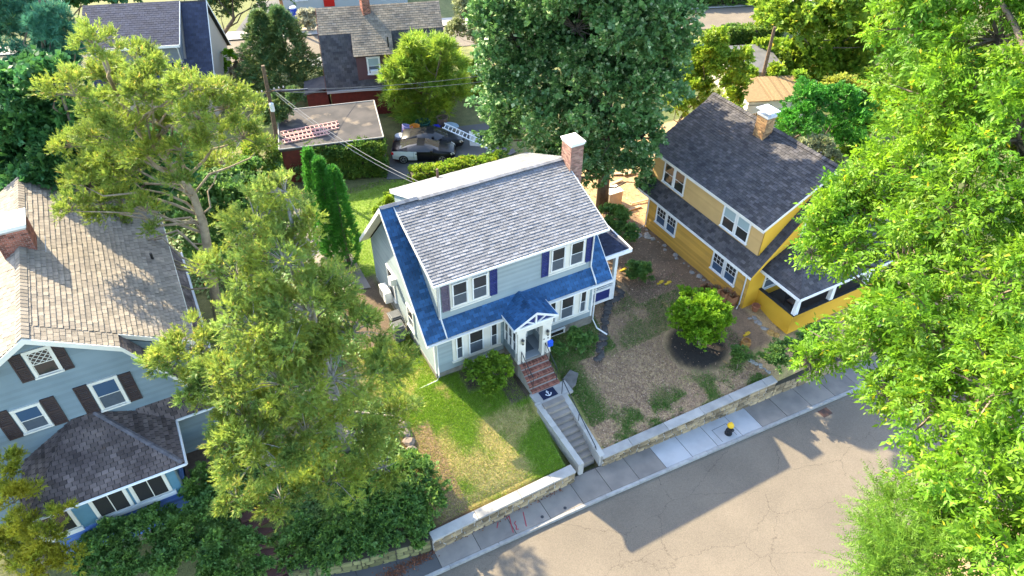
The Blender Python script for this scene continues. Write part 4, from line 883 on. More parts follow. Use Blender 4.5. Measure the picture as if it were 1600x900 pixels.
def ladder(name, label, p0, p1, wdir, width, mat, group=None, nr=13):
    p0, p1, w = V3(p0), V3(p1), V3(wdir).normalized()*width; L = thing(name, label, 'ladder', p0, group); d = (p1-p0); nn = d.cross(w).normalized(); u = d.normalized()
    for s in (0, 1):
        q = M(); a = p0+w*s; q.prism([a-w.normalized()*.03-nn*.04, a+w.normalized()*.03-nn*.04, a+w.normalized()*.03+nn*.04, a-w.normalized()*.03+nn*.04], d); q.build('rail', mat, L)
    for i in range(nr):
        c = p0+d*((i+.5)/nr); M().tube([c, c+w], .028, 5).build('rung', mat, L)
for (a, b, lab) in (((-1.2, 22.85, 2.68), (2.7, 22.55, 2.68), 'pinkish ladder lying farthest back on the flat garage roof'), ((-1.2, 22.25, 2.68), (2.5, 22.0, 2.68), 'pinkish ladder lying in the middle of the three on the garage roof'), ((-1.4, 21.65, 2.68), (1.7, 21.5, 2.68), 'shorter pinkish ladder lying nearest the front edge of the garage roof')):
    ladder('ladder', lab, a, b, (.07, 1, 0), .42, PINK, 'ladders on the garage roof')
ladder('ladder', 'long white aluminium ladder leaning above the black coupe', (9.7, 20.9, 1.45), (12.3, 17.9, .35), (.55, .55, .25), .45, ALU, nr=14)
# grey house top left
def grey_back():
    o, u, v, P = rotframe(-11.5, 36.9, -18.5); B = thing('grey_house', 'grey house with near black shingle roof and a long dormer', 'house', P(4, 3.4, 0)); Wb = 8.6
    pr = [(-.9, 0), (-.9, 2.6), (3.3, 7.3), (7.5, 2.6), (7.5, 0)]
    M().prism([P(.3, b, z-.1) for b, z in pr], u*(Wb-.55)).build('wall_core', TANW, B)
    rf = lambda p0, p1, uu, ur, mat, **k: slope_roof(B, P(*p0), P(*p1), uu, ur, mat, expo=.2, tab=.34, t=.008, **k)
    rf((0, -1.25, 2.3), (0, 3.3, 7.5), u, lambda q: (6.75, Wb), ROOFGUN); rf((0, -1.25, 2.3), (0, .4, 4.18), u, lambda q: (0, 6.75), ROOFGUN)
    rf((-.2, -.2, 5.5), (-.2, 3.3, 7.55), u, lambda q: (0, 6.9), ROOFGUN); rf((Wb, 7.85, 2.3), (Wb, 3.3, 7.5), -u, lambda q: (0, Wb), ROOFGUN)
    M().prism([P(0, .25, 3), P(0, .25, 5.55), P(0, 3.2, 7.2), P(0, 3.2, 3)], u*6.55).build('dormer_core', GREYW, B)
    siding(B, (P(0, .25, 0), u, Z, -v), 3.9, 5.55, lambda z: (0, 6.55), GREYW, expo=.14)
    edge_board(B, [P(-.2, -.21, 5.48), P(6.7, -.21, 5.48)], -v, .16, WHITE, name='fascia'); edge_board(B, [P(6.71, -.2, 5.48), P(6.71, 3.2, 7.5)], u, .14, WHITE)
    edge_board(B, [P(Wb+.01, -1.25, 2.28), P(Wb+.01, 3.3, 7.48), P(Wb+.01, 7.85, 2.28)], u, .18, WHITE)
    fr = (P(Wb-.25, -.9, 0), v, Z, u); window(B, fr, .8, 1.6, 1.2, 2.6, trim=WHITE, fw=.1)
    gutter_pipe(B, [P(6.4, -.25, 5.35), P(6.4, .15, 5.1), P(6.4, .2, 3.6)])
grey_back()
# dark roofed shed left of the left house, top left
lb = thing('dark_outbuilding', 'low dark roofed outbuilding half hidden at the left edge behind the left house', 'shed', (-19, 27, 0))
slope_roof(lb, (-26, 24.0, 3.0), (-26, 27.5, 4.6), X, lambda v: (0, 9.6), ROOFGUN, expo=.2, tab=.34)
M().box(-25.8, -16.7, 24.3, 29, -.2, 3.05).build('wall', GREYW, lb); edge_board(lb, [(-26, 23.99, 2.98), (-16.4, 23.99, 2.98)], (0, -1, 0), .15, WHITE, name='gutter', w=.08)
# pale house across the back street, only its foot in view
ph = thing('pale_house', 'pale grey house with a red door across the back street', 'house', (14, 60, 0)); o, u, v, P = rotframe(6.5, 54.6, -17)
M().prism([P(0, 0, -.1), P(13, 0, -.1), P(13, 8, -.1), P(0, 8, -.1)], (0, 0, 5.5)).build('wall', mk('pale_wall', (.42, .44, .42)), ph)
slope_roof(ph, P(-.3, -.4, 5.4), P(-.3, 4, 8.6), u, lambda q: (0, 13.6), SHDARK, expo=.25, tab=.4); slope_roof(ph, P(13.3, 8.4, 5.4), P(13.3, 4, 8.6), -u, lambda q: (0, 13.6), SHDARK, expo=.25, tab=.4)
fr = (P(0, 0, 0), u, Z, -v); M().lbox(fr, 4.3, 5.4, .1, 2.3, .01, .06).build('door', mk('bright_red_door', (.55, .02, .015), rough=.4), ph)
for a in (1.6, 6.3, 9.0): window(ph, fr, a, a+1.0, .9, 2.3, fw=.12)
# shed with pale wall and straw coloured roof behind the yellow house
sh = thing('garden_shed', 'small shed with a white wall and straw coloured roof behind the yellow house', 'shed', (33, 12, 0)); o, u, v, P = rotframe(31.2, 12.6, -22)
M().prism([P(0, 0, 0), P(4.6, 0, 0), P(4.6, 3.0, 0), P(0, 3.0, 0)], (0, 0, 2.2)).build('wall', WHITE, sh); M().prism([P(-.1, -.1, 1.9), P(1.8, -.1, 1.9), P(1.8, -.06, 1.9), P(-.1, -.06, 1.9)], (0, 0, .02)).build('wall_batten', GREYP, sh)
STRAW = mk('straw_panel', (.24, .16, .075), (.19, .125, .06), 6, rough=.95, tone=.3)
rfm = M(); 
for q in range(24): a = 1.6+q*.14; rfm.prism([P(a, -.2, 2.25), P(a+.13, -.2, 2.25), P(a+.13, 3.2, 2.6), P(a, 3.2, 2.6)], (0, 0, .04+.02*(q % 2)), 0, random.random())
rfm.build('roof_reeds', STRAW, sh, kind='stuff'); M().prism([P(-.2, -.2, 2.22), P(1.58, -.2, 2.22), P(1.58, 3.2, 2.55), P(-.2, 3.2, 2.55)], (0, 0, .06)).build('roof_panel', STRAW, sh)
fn = thing('slat_fence', 'short pale slatted fence beside the white shed', 'fence', (30.5, 11.8, 0))
for q in range(9): M().box(29.6+q*.22, 29.72+q*.22, 11.6, 11.64, 0, 1.7).build('slat', STRAW, fn)
for z in (.4, 1.3): M().box(29.55, 31.5, 11.642, 11.68, z, z+.08).build('rail', STRAW, fn)
rg = thing('grey_garage', 'small grey roofed garage showing between the trees at the upper right', 'garage', (35.6, 17.6, 0)); o, u, v, P = rotframe(33.6, 16.9, -20)
M().prism([P(0, 0, -.1), P(4.2, 0, -.1), P(4.2, 4, -.1), P(0, 4, -.1)], (0, 0, 2.3)).build('wall', TANW, rg); M().prism([P(-.2, -.2, 2.2), P(4.4, -.2, 2.2), P(4.4, 4.2, 2.7), P(-.2, 4.2, 2.7)], (0, 0, .1)).build('roof', mk('grey_roof', (.13, .125, .125), (.09, .09, .09), 2), rg)
# back street
bo, bu, bv, BP = rotframe(1.07, 42.8, -17.3)
def strip(name, b0, b1, z, mat, a0=-70, a1=90): 
    q = M(); q.prism([BP(a0, b0, z-.05), BP(a1, b0, z-.05), BP(a1, b1, z-.05), BP(a0, b1, z-.05)], (0, 0, .05)); return q.build(name, mat, kind='structure')
strip('back_road', 0, 5.2, .03, ASPH); strip('back_pavement', 5.35, 7.3, .14, mk('bright_concrete', (.40, .35, .29), (.34, .30, .25), 1, rough=.9)); strip('back_kerb', 5.2, 5.35, .15, CURB)
M().prism([BP(-2.5, 7.35, .02), BP(2.2, 7.35, .02), BP(3.5, 16, .02), BP(-1, 16, .02)], (0, 0, .05)).build('driveway', ASPH2, kind='structure')
M().prism([BP(5.0, 7.35, .0), BP(9.6, 7.35, .0), BP(9.6, 9.2, .0), BP(5.0, 9.2, .0)], (0, 0, .1)).build('brick_paving', mk('brick_paving', (.33, .13, .08), (.26, .10, .07), 5), kind='structure')
M().prism([BP(4.5, -2.6, 0), BP(8.0, -2.6, 0), BP(8.0, -.3, 0), BP(4.5, -.3, 0)], (0, 0, .06)).build('concrete_pad', CONCN, kind='structure')
M().prism([(-3.0, 8.6, .012), (-.55, 8.0, .012), (-.5, 13.5, .012), (-1.6, 19, .012), (-4.2, 19.6, .012), (-3.4, 13, .012)], (0, 0, .02)).build('side_driveway', mk('pale_asphalt', (.24, .20, .165), (.19, .16, .135), 1), kind='structure')
M().prism([(4.3, 18.4, .005), (9.0, 16.2, .005), (14, 17.5, .005), (14, 22.5, .005), (7.2, 24.2, .005)], (0, 0, .02)).build('parking_pad', ASPH2, kind='structure')

# ---------------- utility pole and wires
up_ = thing('utility_pole', 'leaning wooden utility pole with a pale box and wires behind the big evergreen', 'utility pole', (-1.7, 23.04, 0))
M().tube([(-1.7, 23.04, -.2), (-1.45, 23.04, 4.5), (-1.36, 23.04, 7.5)], [.16, .13, .11], 10).build('pole', WOODP, up_)
M().lathe([(.12, 0), (.15, .04), (.15, .55), (.1, .6)], (-1.42, 22.86, 4.45), 10).build('transformer_box', WHITE, up_)
M().tube([(-2.2, 23.1, 5.75), (-.6, 22.75, 5.85)], .04, 6).build('crossarm', WOODP, up_); q = M()
for x in (-2.1, -1.8, -1.0, -.7, -.4): q.lathe([(.03, 0), (.06, .05), (.03, .12)], (x, 23.0, 5.82), 6)
q.build('insulator', mk('porcelain', (.4, .38, .36), rough=.3), up_); M().tube([(-1.0, 22.8, 5.8), (.0, 22.5, 5.75), (1.0, 22.3, 5.7)], .07, 6).build('cable_splice', BLACKM, up_)
def wire(lab, a, b, sag, r=.017, grp='overhead wires from the pole', col=None):
    a, b = V3(a), V3(b); pts = [a.lerp(b, t/14)-Z*sag*4*(t/14)*(1-t/14) for t in range(15)]
    tag(M().tube(pts, r, 5).build('overhead_wire', col or WIREC), lab, 'wire', grp)
WIREC = mk('wire_grey', (.16, .155, .15), rough=.5)
wire('upper overhead wire running from the pole to the right across the dark maple', (-1.3, 23, 5.9), (24, 17, 6.4), .9)
wire('lower overhead wire running from the pole to the right across the dark maple', (-1.3, 23, 5.75), (24, 16.6, 5.9), .9)
wire('service wire from the pole to the red house gutter', (-1.0, 22.8, 5.8), (6.2, 27.2, 2.9), .3)
wire('upper service wire from the pole down to the main house', (-1.0, 22.8, 5.8), (3.2, 8.6, 5.5), .5); wire('lower service wire from the pole down to the main house', (-1.0, 22.8, 5.6), (3.25, 8.6, 5.25), .6)
wire('overhead wire from the pole dropping left into the trees', (-1.8, 23, 5.8), (-9, 18, 4.2), .3); wire('second overhead wire from the pole dropping left into the trees', (-1.6, 23, 5.7), (-6.5, 16, 4.5), .3)
p2 = thing('utility_pole', 'tall reddish wooden pole by the back street near the blue bin', 'utility pole', (5.6, 49.2, 0)); M().tube([(5.6, 49.2, -.2), (5.3, 49.2, 9)], [.17, .12], 8).build('pole', mk('red_cedar_pole', (.30, .15, .07)), p2)
p3 = thing('utility_pole', 'dark wooden pole between the trees behind the yellow house', 'utility pole', (35.0, 15.2, 0)); M().tube([(35.0, 15.2, -.2), (35.2, 15.4, 6.2)], [.16, .12], 8).build('pole', WOODP, p3)
bb = thing('recycling_bin', 'blue recycling bin by the back street pole', 'bin', (7.0, 51.6, .05)); M().lathe([(.26, 0), (.34, 1.0), (.36, 1.02)], (7.0, 51.6, .05), 12).build('body', mk('blue_plastic', (.02, .06, .45), rough=.4), bb); M().lathe([(.37, 0), (.3, .12)], (7.0, 51.6, 1.07), 12).build('lid', mk('white_plastic', (.6, .62, .65)), bb)

# ---------------- cars
def car(label, loc, deg, paint, panel=None, group=None):
    C0 = thing('parked_car', label, 'car', loc, group); o, u, v, P = rotframe(loc[0], loc[1], deg); z0 = loc[2]
    # stations: x, half width, sill z, belt z, roof z, roof half width (roof None: no cabin)
    st = [(-2.20, .66, .45, .84, .86, .60), (-2.12, .82, .32, .92, .95, .70), (-1.6, .89, .26, .96, 1.04, .66), (-1.05, .90, .24, .94, 1.14, .58), (-.4, .89, .22, .90, 1.25, .56), (.15, .88, .22, .89, 1.24, .56), (.75, .88, .22, .88, 1.06, .62), (1.15, .89, .24, .89, .93, .70), (1.75, .87, .27, .82, .85, .66), (2.15, .78, .32, .70, .72, .60), (2.28, .55, .42, .60, .61, .45)]
    def ring(s):
        x, w, a, b, r, rw = s; h = lambda y, z: P(x, y, z+z0)
        return [h(-w*.92, a), h(-w, (a+b)/2), h(-w*.97, b), h(-rw, r), h(-rw*.5, r+.03), h(0, r+.045), h(rw*.5, r+.03), h(rw, r), h(w*.97, b), h(w, (a+b)/2), h(w*.92, a)]
    bm, gm, pm_ = M(), M(), M(); rings = [ring(s) for s in st]
    for i in range(len(st)-1):
        for j in range(10):
            qd = [rings[i][j], rings[i+1][j], rings[i+1][j+1], rings[i][j+1]]
            side = j in (2, 7); top = 3 <= j <= 6
            if side and 3 <= i <= 5: gm.add(qd, [(0,1,2,3)])
            elif top and i in (5, 6): gm.add(qd, [(0,1,2,3)])
            elif top and i in (2, 3) : gm.add(qd, [(0,1,2,3)])
            elif panel and j in (0, 1) and i in (1, 2, 3): pm_.add(qd, [(0,1,2,3)])
            else: bm.add(qd, [(0,1,2,3)])
    bm.add(rings[0], [list(range(11))[::-1]]); bm.add(rings[-1], [list(range(11))])
    for m_, nm, mt_ in ((bm, 'body', paint), (gm, 'windows', GLASS)):
        ob = m_.build(nm, mt_, C0, smooth=True); ob.data.polygons.foreach_set('use_smooth', [True]*len(m_.f))
        md = ob.modifiers.new('weld', 'WELD'); md.merge_threshold = .002
    if pm_.f: pm_.build('rear_quarter_panel', panel, C0, smooth=True, label='bare white rear quarter panel')
    for sx_ in (-1.36, 1.38):
        for sy in (-1, 1):
            c = P(sx_, sy*.80, z0+.32); t = M(); t.tube([c-v*.11, c+v*.11], .33, 18); w = t.build('wheel', mk('tyre', (.02, .02, .02)) if 'tyre' not in bpy.data.materials else bpy.data.materials['tyre'], C0)
            r_ = M(); f = c+v*sy*.112
            for k in range(5):
                a = 2*math.pi*k/5; d = u*math.cos(a)+Z*math.sin(a); e = u*-math.sin(a)+Z*math.cos(a); r_.prism([f+e*.03, f-e*.03, f+d*.23-e*.02, f+d*.23+e*.02], v*sy*.012)
            for k in range(16):
                a, b = 2*math.pi*k/16, 2*math.pi*(k+1)/16; q = lambda t_, rr: f+u*rr*math.cos(t_)+Z*rr*math.sin(t_); r_.prism([q(a, .20), q(a, .235), q(b, .235), q(b, .20)], v*sy*.012)
            r_.build('rim', mk('alloy', (.35, .34, .33), rough=.35, metal=.6) if 'alloy' not in bpy.data.materials else bpy.data.materials['alloy'], w)
    for sy in (-1, 1):
        q = M(); q.prism([P(-2.16, sy*.80, z0+.68), P(-2.02, sy*.87, z0+.70), P(-2.02, sy*.86, z0+.88), P(-2.17, sy*.76, z0+.86)], v*sy*.03-u*.03); q.build('tail_light', mk('red_lens', (.5, .01, .02), rough=.15) if 'red_lens' not in bpy.data.materials else bpy.data.materials['red_lens'], C0)
        q = M(); q.prism([P(2.02, sy*.80, z0+.60), P(2.24, sy*.60, z0+.56), P(2.18, sy*.60, z0+.70), P(1.95, sy*.80, z0+.74)], v*sy*.03+u*.03+Z*.03); q.build('headlight', mk('clear_lens', (.6, .58, .5), rough=.1) if 'clear_lens' not in bpy.data.materials else bpy.data.materials['clear_lens'], C0)
        M().prism([P(.55, sy*.93, z0+.92), P(.75, sy*.93, z0+.92), P(.72, sy*1.06, z0+.95), P(.57, sy*1.06, z0+.95)], (0, 0, .11)).build('mirror', paint, C0)
        dl = M()
        for x in (-.62, .72): dl.prism([P(x, sy*.905, z0+.28), P(x+.015, sy*.905, z0+.28), P(x+.015, sy*.895, z0+.9), P(x, sy*.895, z0+.9)], v*sy*.006)
        d_ = dl.build('door_gap', BLACKM, C0); M().prism([P(-.5, sy*.905, z0+.74), P(-.3, sy*.905, z0+.74), P(-.3, sy*.9, z0+.78), P(-.5, sy*.9, z0+.78)], v*sy*.02).build('handle', paint, d_)
    return C0
CARB = mk('black_car_paint', (.006, .007, .010), rough=.3, spec=.25); CARD = mk('dark_grey_car_paint', (.015, .016, .019), rough=.35, spec=.25)
car('black coupe with a bare white rear quarter panel parked behind the main house', (7.75, 19.95, .03), -27, CARB, mk('white_primer', (.62, .66, .66), rough=.5), 'cars behind the main house')
car('dark car parked just behind the black coupe', (9.05, 21.3, .0), -26, CARD, None, 'cars behind the main house')
# junk beyond the cars
def tub(label, p, r, h, mat, tilt=0, cat='tub', open_=True):
    t = thing('plastic_tub', label, cat, p); b = M(); b.lathe([(r*.78, 0), (r, h), (r*1.08, h), (r*1.08, h+.03), (r*.95, h+.03), (r*.74, .05)] if open_ else [(r*.8, 0), (r, h), (r*1.06, h), (r*1.02, h+.08), (r*.2, h+.12)], (0, 0, 0), 14)
    rt = Matrix.Rotation(tilt, 3, 'Y'); b.v = [tuple(rt @ V3(q)+V3(p)) for q in b.v]; b.build('body', mat, t); return t
PB = mk('violet_blue_plastic', (.06, .07, .50), rough=.4); PO = mk('orange_plastic', (.65, .25, .04), rough=.45); PGR = mk('green_plastic', (.03, .10, .08), rough=.4)
tub('pale violet drum with blue rim among the junk behind the black coupe', (7.55, 23.2, .1), .38, .9, mk('lilac_plastic', (.28, .27, .5), rough=.5), .35); tub('orange bucket among the junk behind the black coupe', (8.35, 22.95, .4), .36, .55, PO)
tub('bright blue crate behind the dark car', (9.9, 22.6, .2), .48, .4, PB); tub('dark green tub behind the dark car', (9.2, 23.4, .4), .55, .5, PGR); tub('pale grey blue tub at the upper end of the white ladder', (10.8, 22.0, .1), .5, .7, mk('grey_blue_plastic', (.2, .27, .32)), .2, open_=False)
tub('brown barrel beside the white ladder', (10.6, 23.0, .1), .42, 1.0, WOODB, 0, 'barrel'); tub('grey lidded dustbin at the red garage wall', (6.9, 22.3, .1), .36, .7, mk('light_grey_plastic', (.42, .43, .45)), 0, 'bin', False)
for (x, y, m_, lab) in ((12.0, 19.6, PB, 'dark blue folded tarpaulin leaning under the white ladder'), (11.4, 19.9, WHITE, 'pale sheet of board leaning under the white ladder')):
    q = M(); q.add([(x, y, 0), (x+.7, y-.5, 0), (x+.75, y-.1, .9), (x+.15, y+.4, 1.0), (x+.1, y+.25, 0), (x+.8, y-.25, 0)], [(0,1,2,3), (4,3,2,5), (0,3,4), (1,5,2)]); tag(q.build('leaning_sheet', mk('tarp', (.02, .03, .07)) if m_ is PB else m_), lab, 'sheet')
# ---------------- things on the right lot
hy = thing('fire_hydrant', 'black fire hydrant with yellow bonnet on the pale new pavement', 'hydrant', (11.9, -8.28, -2.2)); hc = (11.9, -8.28, -2.2)
M().lathe([(.19, 0), (.19, .05), (.13, .06), (.13, .14), (.17, .15), (.17, .19), (.12, .2), (.12, .52), (.15, .54), (.15, .58)], hc, 14).build('barrel', mk('black_iron', (.02, .02, .022), rough=.5), hy)
HYY = mk('yellow_enamel', (.70, .42, .02), rough=.45); M().lathe([(.17, .58), (.17, .63), (.14, .70), (.09, .76), (.04, .79)], hc, 14).build('bonnet', HYY, hy); M().lathe([(.035, .79), (.035, .86)], hc, 5).build('nut', HYY, hy)
for d, r, l in (((1, 0, 0), .06, .2), ((-1, 0, 0), .06, .2), ((0, -1, 0), .085, .22)): M().tube([V3(hc)+Z*.43+V3(d)*.1, V3(hc)+Z*.43+V3(d)*l], r, 10).build('outlet', bpy.data.materials['black_iron'], hy)
for i, (x, y, s) in enumerate(((15.72, -1.45, 1.0), (16.0, -1.85, 1.05), (16.28, -2.25, .95), (16.42, -2.62, .8))):
    b = thing('yard_waste_bag', ['brown paper yard bag farthest back along the yellow wall', 'tall brown paper yard bag second from the back by the yellow wall', 'brown paper yard bag third from the back by the yellow wall', 'slumped brown paper yard bag nearest the downspout of the yellow house'][i], 'bag', (x, y, gz(x, y)), 'paper yard bags by the yellow house')
    m_ = M(); z0 = gz(x, y); prev = None; rings = []
    for k, (q, h) in enumerate(((.20, 0), (.24, .25*s), (.25, .5*s), (.23, .72*s), (.25, .84*s))):
        rings.append([(x+sx_*q*(1+random.uniform(-.12, .12))+.05*k*(i-1.5)*.5, y+sy*q*.8*(1+random.uniform(-.12, .12)), z0+h+random.uniform(-.03, .03)) for sx_, sy in ((-1,-1),(0,-1.1),(1,-1),(1.1,0),(1,1),(0,1.1),(-1,1),(-1.1,0))])
    for a, c in zip(rings, rings[1:]): m_.add(a+c, [[j, (j+1) % 8, 8+(j+1) % 8, 8+j] for j in range(8)])
    m_.build('paper', PAPER, b); lf = M()
    for k in range(14):
        a = random.uniform(0, 6.28); rr = random.uniform(0, .2); p = V3((x+rr*math.cos(a), y+rr*math.sin(a)*.8, z0+.84*s+random.uniform(-.08, .12))); d = V3((random.uniform(-1, 1), random.uniform(-1, 1), random.uniform(.2, 1))).normalized()*.14; e = d.cross(Z).normalized()*.04
        lf.add([p, p+d*.5+e, p+d, p+d*.5-e], [(0,1,2,3)])
    lf.build('clippings', mk('dry_clippings', (.14, .10, .05)) if i == 0 else bpy.data.materials['dry_clippings'], b, kind='stuff')
pt = thing('terracotta_pot', 'terracotta pot in the corner where the yellow porch meets the wall', 'pot', (17.3, -3.65, -.02)); M().lathe([(.13, 0), (.2, .32), (.23, .32), (.23, .4), (.18, .4), (.17, .3)], (17.3, -3.65, -.02), 14).build('pot', mk('terracotta', (.30, .12, .06), rough=.8), pt)
gp = thing('golden_planter', 'round yellow planter half buried in shrubs below the yellow porch', 'planter', (15.35, -5.15, gz(15.35, -5.15))); M().lathe([(.12, 0), (.24, .15), (.27, .33), (.22, .46), (.25, .5), (.20, .5), (.18, .38)], (15.35, -5.15, gz(15.35, -5.15)), 16).build('planter', mk('golden_glaze', (.40, .21, .06), (.28, .13, .05), 5, rough=.4), gp)
RUB = mk('rubble_stone', (.34, .32, .29), (.22, .21, .19), 5, rough=.9, bump=.5); RUBG = mk('ochre_rubble', (.40, .25, .08), rough=.9, bump=.5)
def rock(x, y, s, mat, name, lab, grp, cat='stone', flat=.6):
    m_ = M(); z0 = gz(x, y)-.03; n = 7; rr = [[], []]
    for k, (q, h) in enumerate(((1, 0), (.95, .5), (.55, 1))):
        pass
    rings = [[(x+s*q*math.cos(2*math.pi*j/n)*random.uniform(.75, 1.2), y+s*q*math.sin(2*math.pi*j/n)*random.uniform(.75, 1.2), z0+h*s*flat*random.uniform(.85, 1.15)) for j in range(n)] for q, h in ((1, 0), (.98, .6), (.6, 1.1))]
    for a, c in zip(rings, rings[1:]): m_.add(a+c, [[j, (j+1) % n, n+(j+1) % n, n+j] for j in range(n)])
    m_.add(rings[-1], [list(range(n))]); return tag(m_.build(name, mat), lab, cat, grp)
for i in range(16):
    t = i/15; x = 17.0+.45*t+random.uniform(-.25, .2); y = -3.75-1.75*t+random.uniform(-.12, .12); rock(x-.15, y, random.uniform(.08, .2), RUBG if i > 9 else RUB, 'rubble_stone', 'loose broken stone in the row along the foot of the yellow porch', 'rubble along the yellow porch')
for i in range(18): rock(16.55+random.uniform(-.25, .1), 5.2-8.2*i/18+random.uniform(-.15, .15), random.uniform(.07, .19), RUB, 'foundation_rubble', 'grey stone in the row along the foot of the long yellow wall', 'stones along the yellow wall')
for i in range(12): rock(14.9+.75*i/12+random.uniform(-.1, .1), -5.4-1.6*i/12, random.uniform(.08, .14), RUB, 'edging_stone', 'small pale edging stone between the dry lawn and the dark shrubs at the wall end', 'edging stones by the dark shrubs')
for (x, y, s) in ((15.7, 5.0, .32), (15.2, 5.3, .25), (16.2, 4.6, .28)): rock(x, y, s, RUB, 'flat_slab', 'grey slab lying near the rear downspout of the yellow house', 'slabs by the rear downspout', flat=.3)
BLK = mk('black_edging_rock', (.055, .05, .046), (.09, .08, .07), 4, rough=.9)
bl_pts = [(9.4, -.9), (9.55, -.55), (9.85, -.15), (10.3, .2), (10.7, .55), (11.1, .75), (11.6, .85), (11.75, 1.3), (11.6, 1.8), (11.5, 2.3), (8.9, -1.5), (8.5, -1.9), (8.1, -2.2), (9.15, -1.2), (9.75, -.35), (10.5, .38)]
for (x, y) in bl_pts+[(a+random.uniform(-.12, .12), b+random.uniform(-.1, .1)) for a, b in TRENCH[::2]]: rock(x, y, random.uniform(.16, .24), BLK, 'edging_rock', 'black edging rock in the curved row right of the main house', 'black edging rocks', flat=.4)
for i in range(5): rock(-2.5-.05*i+random.uniform(-.05, .05), -1.7-.45*i, .3, mk('mossy_block', (.20, .16, .13), rough=.95, bump=.6) if i == 0 else bpy.data.materials['mossy_block'], 'border_block', ['mossy stone block nearest the house in the row edging the left lawn', 'mossy stone block second from the house in the row edging the left lawn', 'middle mossy stone block of the row edging the left lawn', 'mossy stone block second from the street in the row edging the left lawn', 'mossy stone block nearest the street in the row edging the left lawn'][i], 'blocks edging the left lawn', flat=.7)
for (x, y, a) in ((14.2, .65, 0), (14.55, .4, 1), (13.0, 2.6, 2), (16.0, -4.6, 3)):
    m_ = M(); z = gz(x, y); m_.box(x-.28, x+.1, y-.06, y+.04, z, z+.09); m_.box(x-.05, x+.22, y-.02, y+.14, z, z+.07); o = m_.build('yellow_scrap', mk('yellow_scrap', (.55, .36, .03)) if a == 0 else bpy.data.materials['yellow_scrap'], bevel=.02); tag(o, ['bright yellow scrap on the soil left of the round bush, left one', 'bright yellow scrap on the soil left of the round bush, right one', 'yellow scrap beside the side porch post', 'yellow scrap on the grass near the golden planter'][a], 'scrap', 'yellow scraps on the ground')
cr = thing('wooden_crate', 'pale wooden crate behind the maple trunk', 'crate', (16.2, 8.9, 0))
m_ = M(); m_.box(15.9, 16.9, 8.4, 9.2, 0, .95); m_.build('box', mk('pale_ply', (.48, .38, .28), (.42, .33, .24), 3), cr); M().box(15.86, 16.94, 8.36, 9.24, .953, 1.0).build('lid', mk('pale_lid', (.66, .6, .52)), cr)
for i in range(22):
    x, y = random.uniform(16.6, 23), random.uniform(7.0, 15); a = random.uniform(-.6, .9); l = random.uniform(.6, 2.2); d = V3((math.cos(a), math.sin(a), 0)); e = V3((-d.y, d.x, 0))*random.uniform(.05, .14); z = gz(x, y)+.02+.05*(i % 3); p = V3((x, y, z))
    red = i in (3, 9, 15); tag(M().prism([p-e, p+e, p+d*l+e, p+d*l-e], (0, 0, .05), 0, random.random()).build('loose_board', mk('red_board', (.32, .07, .05)) if red else mk('sun_bleached_board', (.40, .30, .20), rough=.9) if 'sun_bleached_board' not in bpy.data.materials else bpy.data.materials['sun_bleached_board']), ('red painted board' if red else 'sun bleached board')+' in the pile of lumber behind the two houses', 'board', 'loose boards behind the houses')
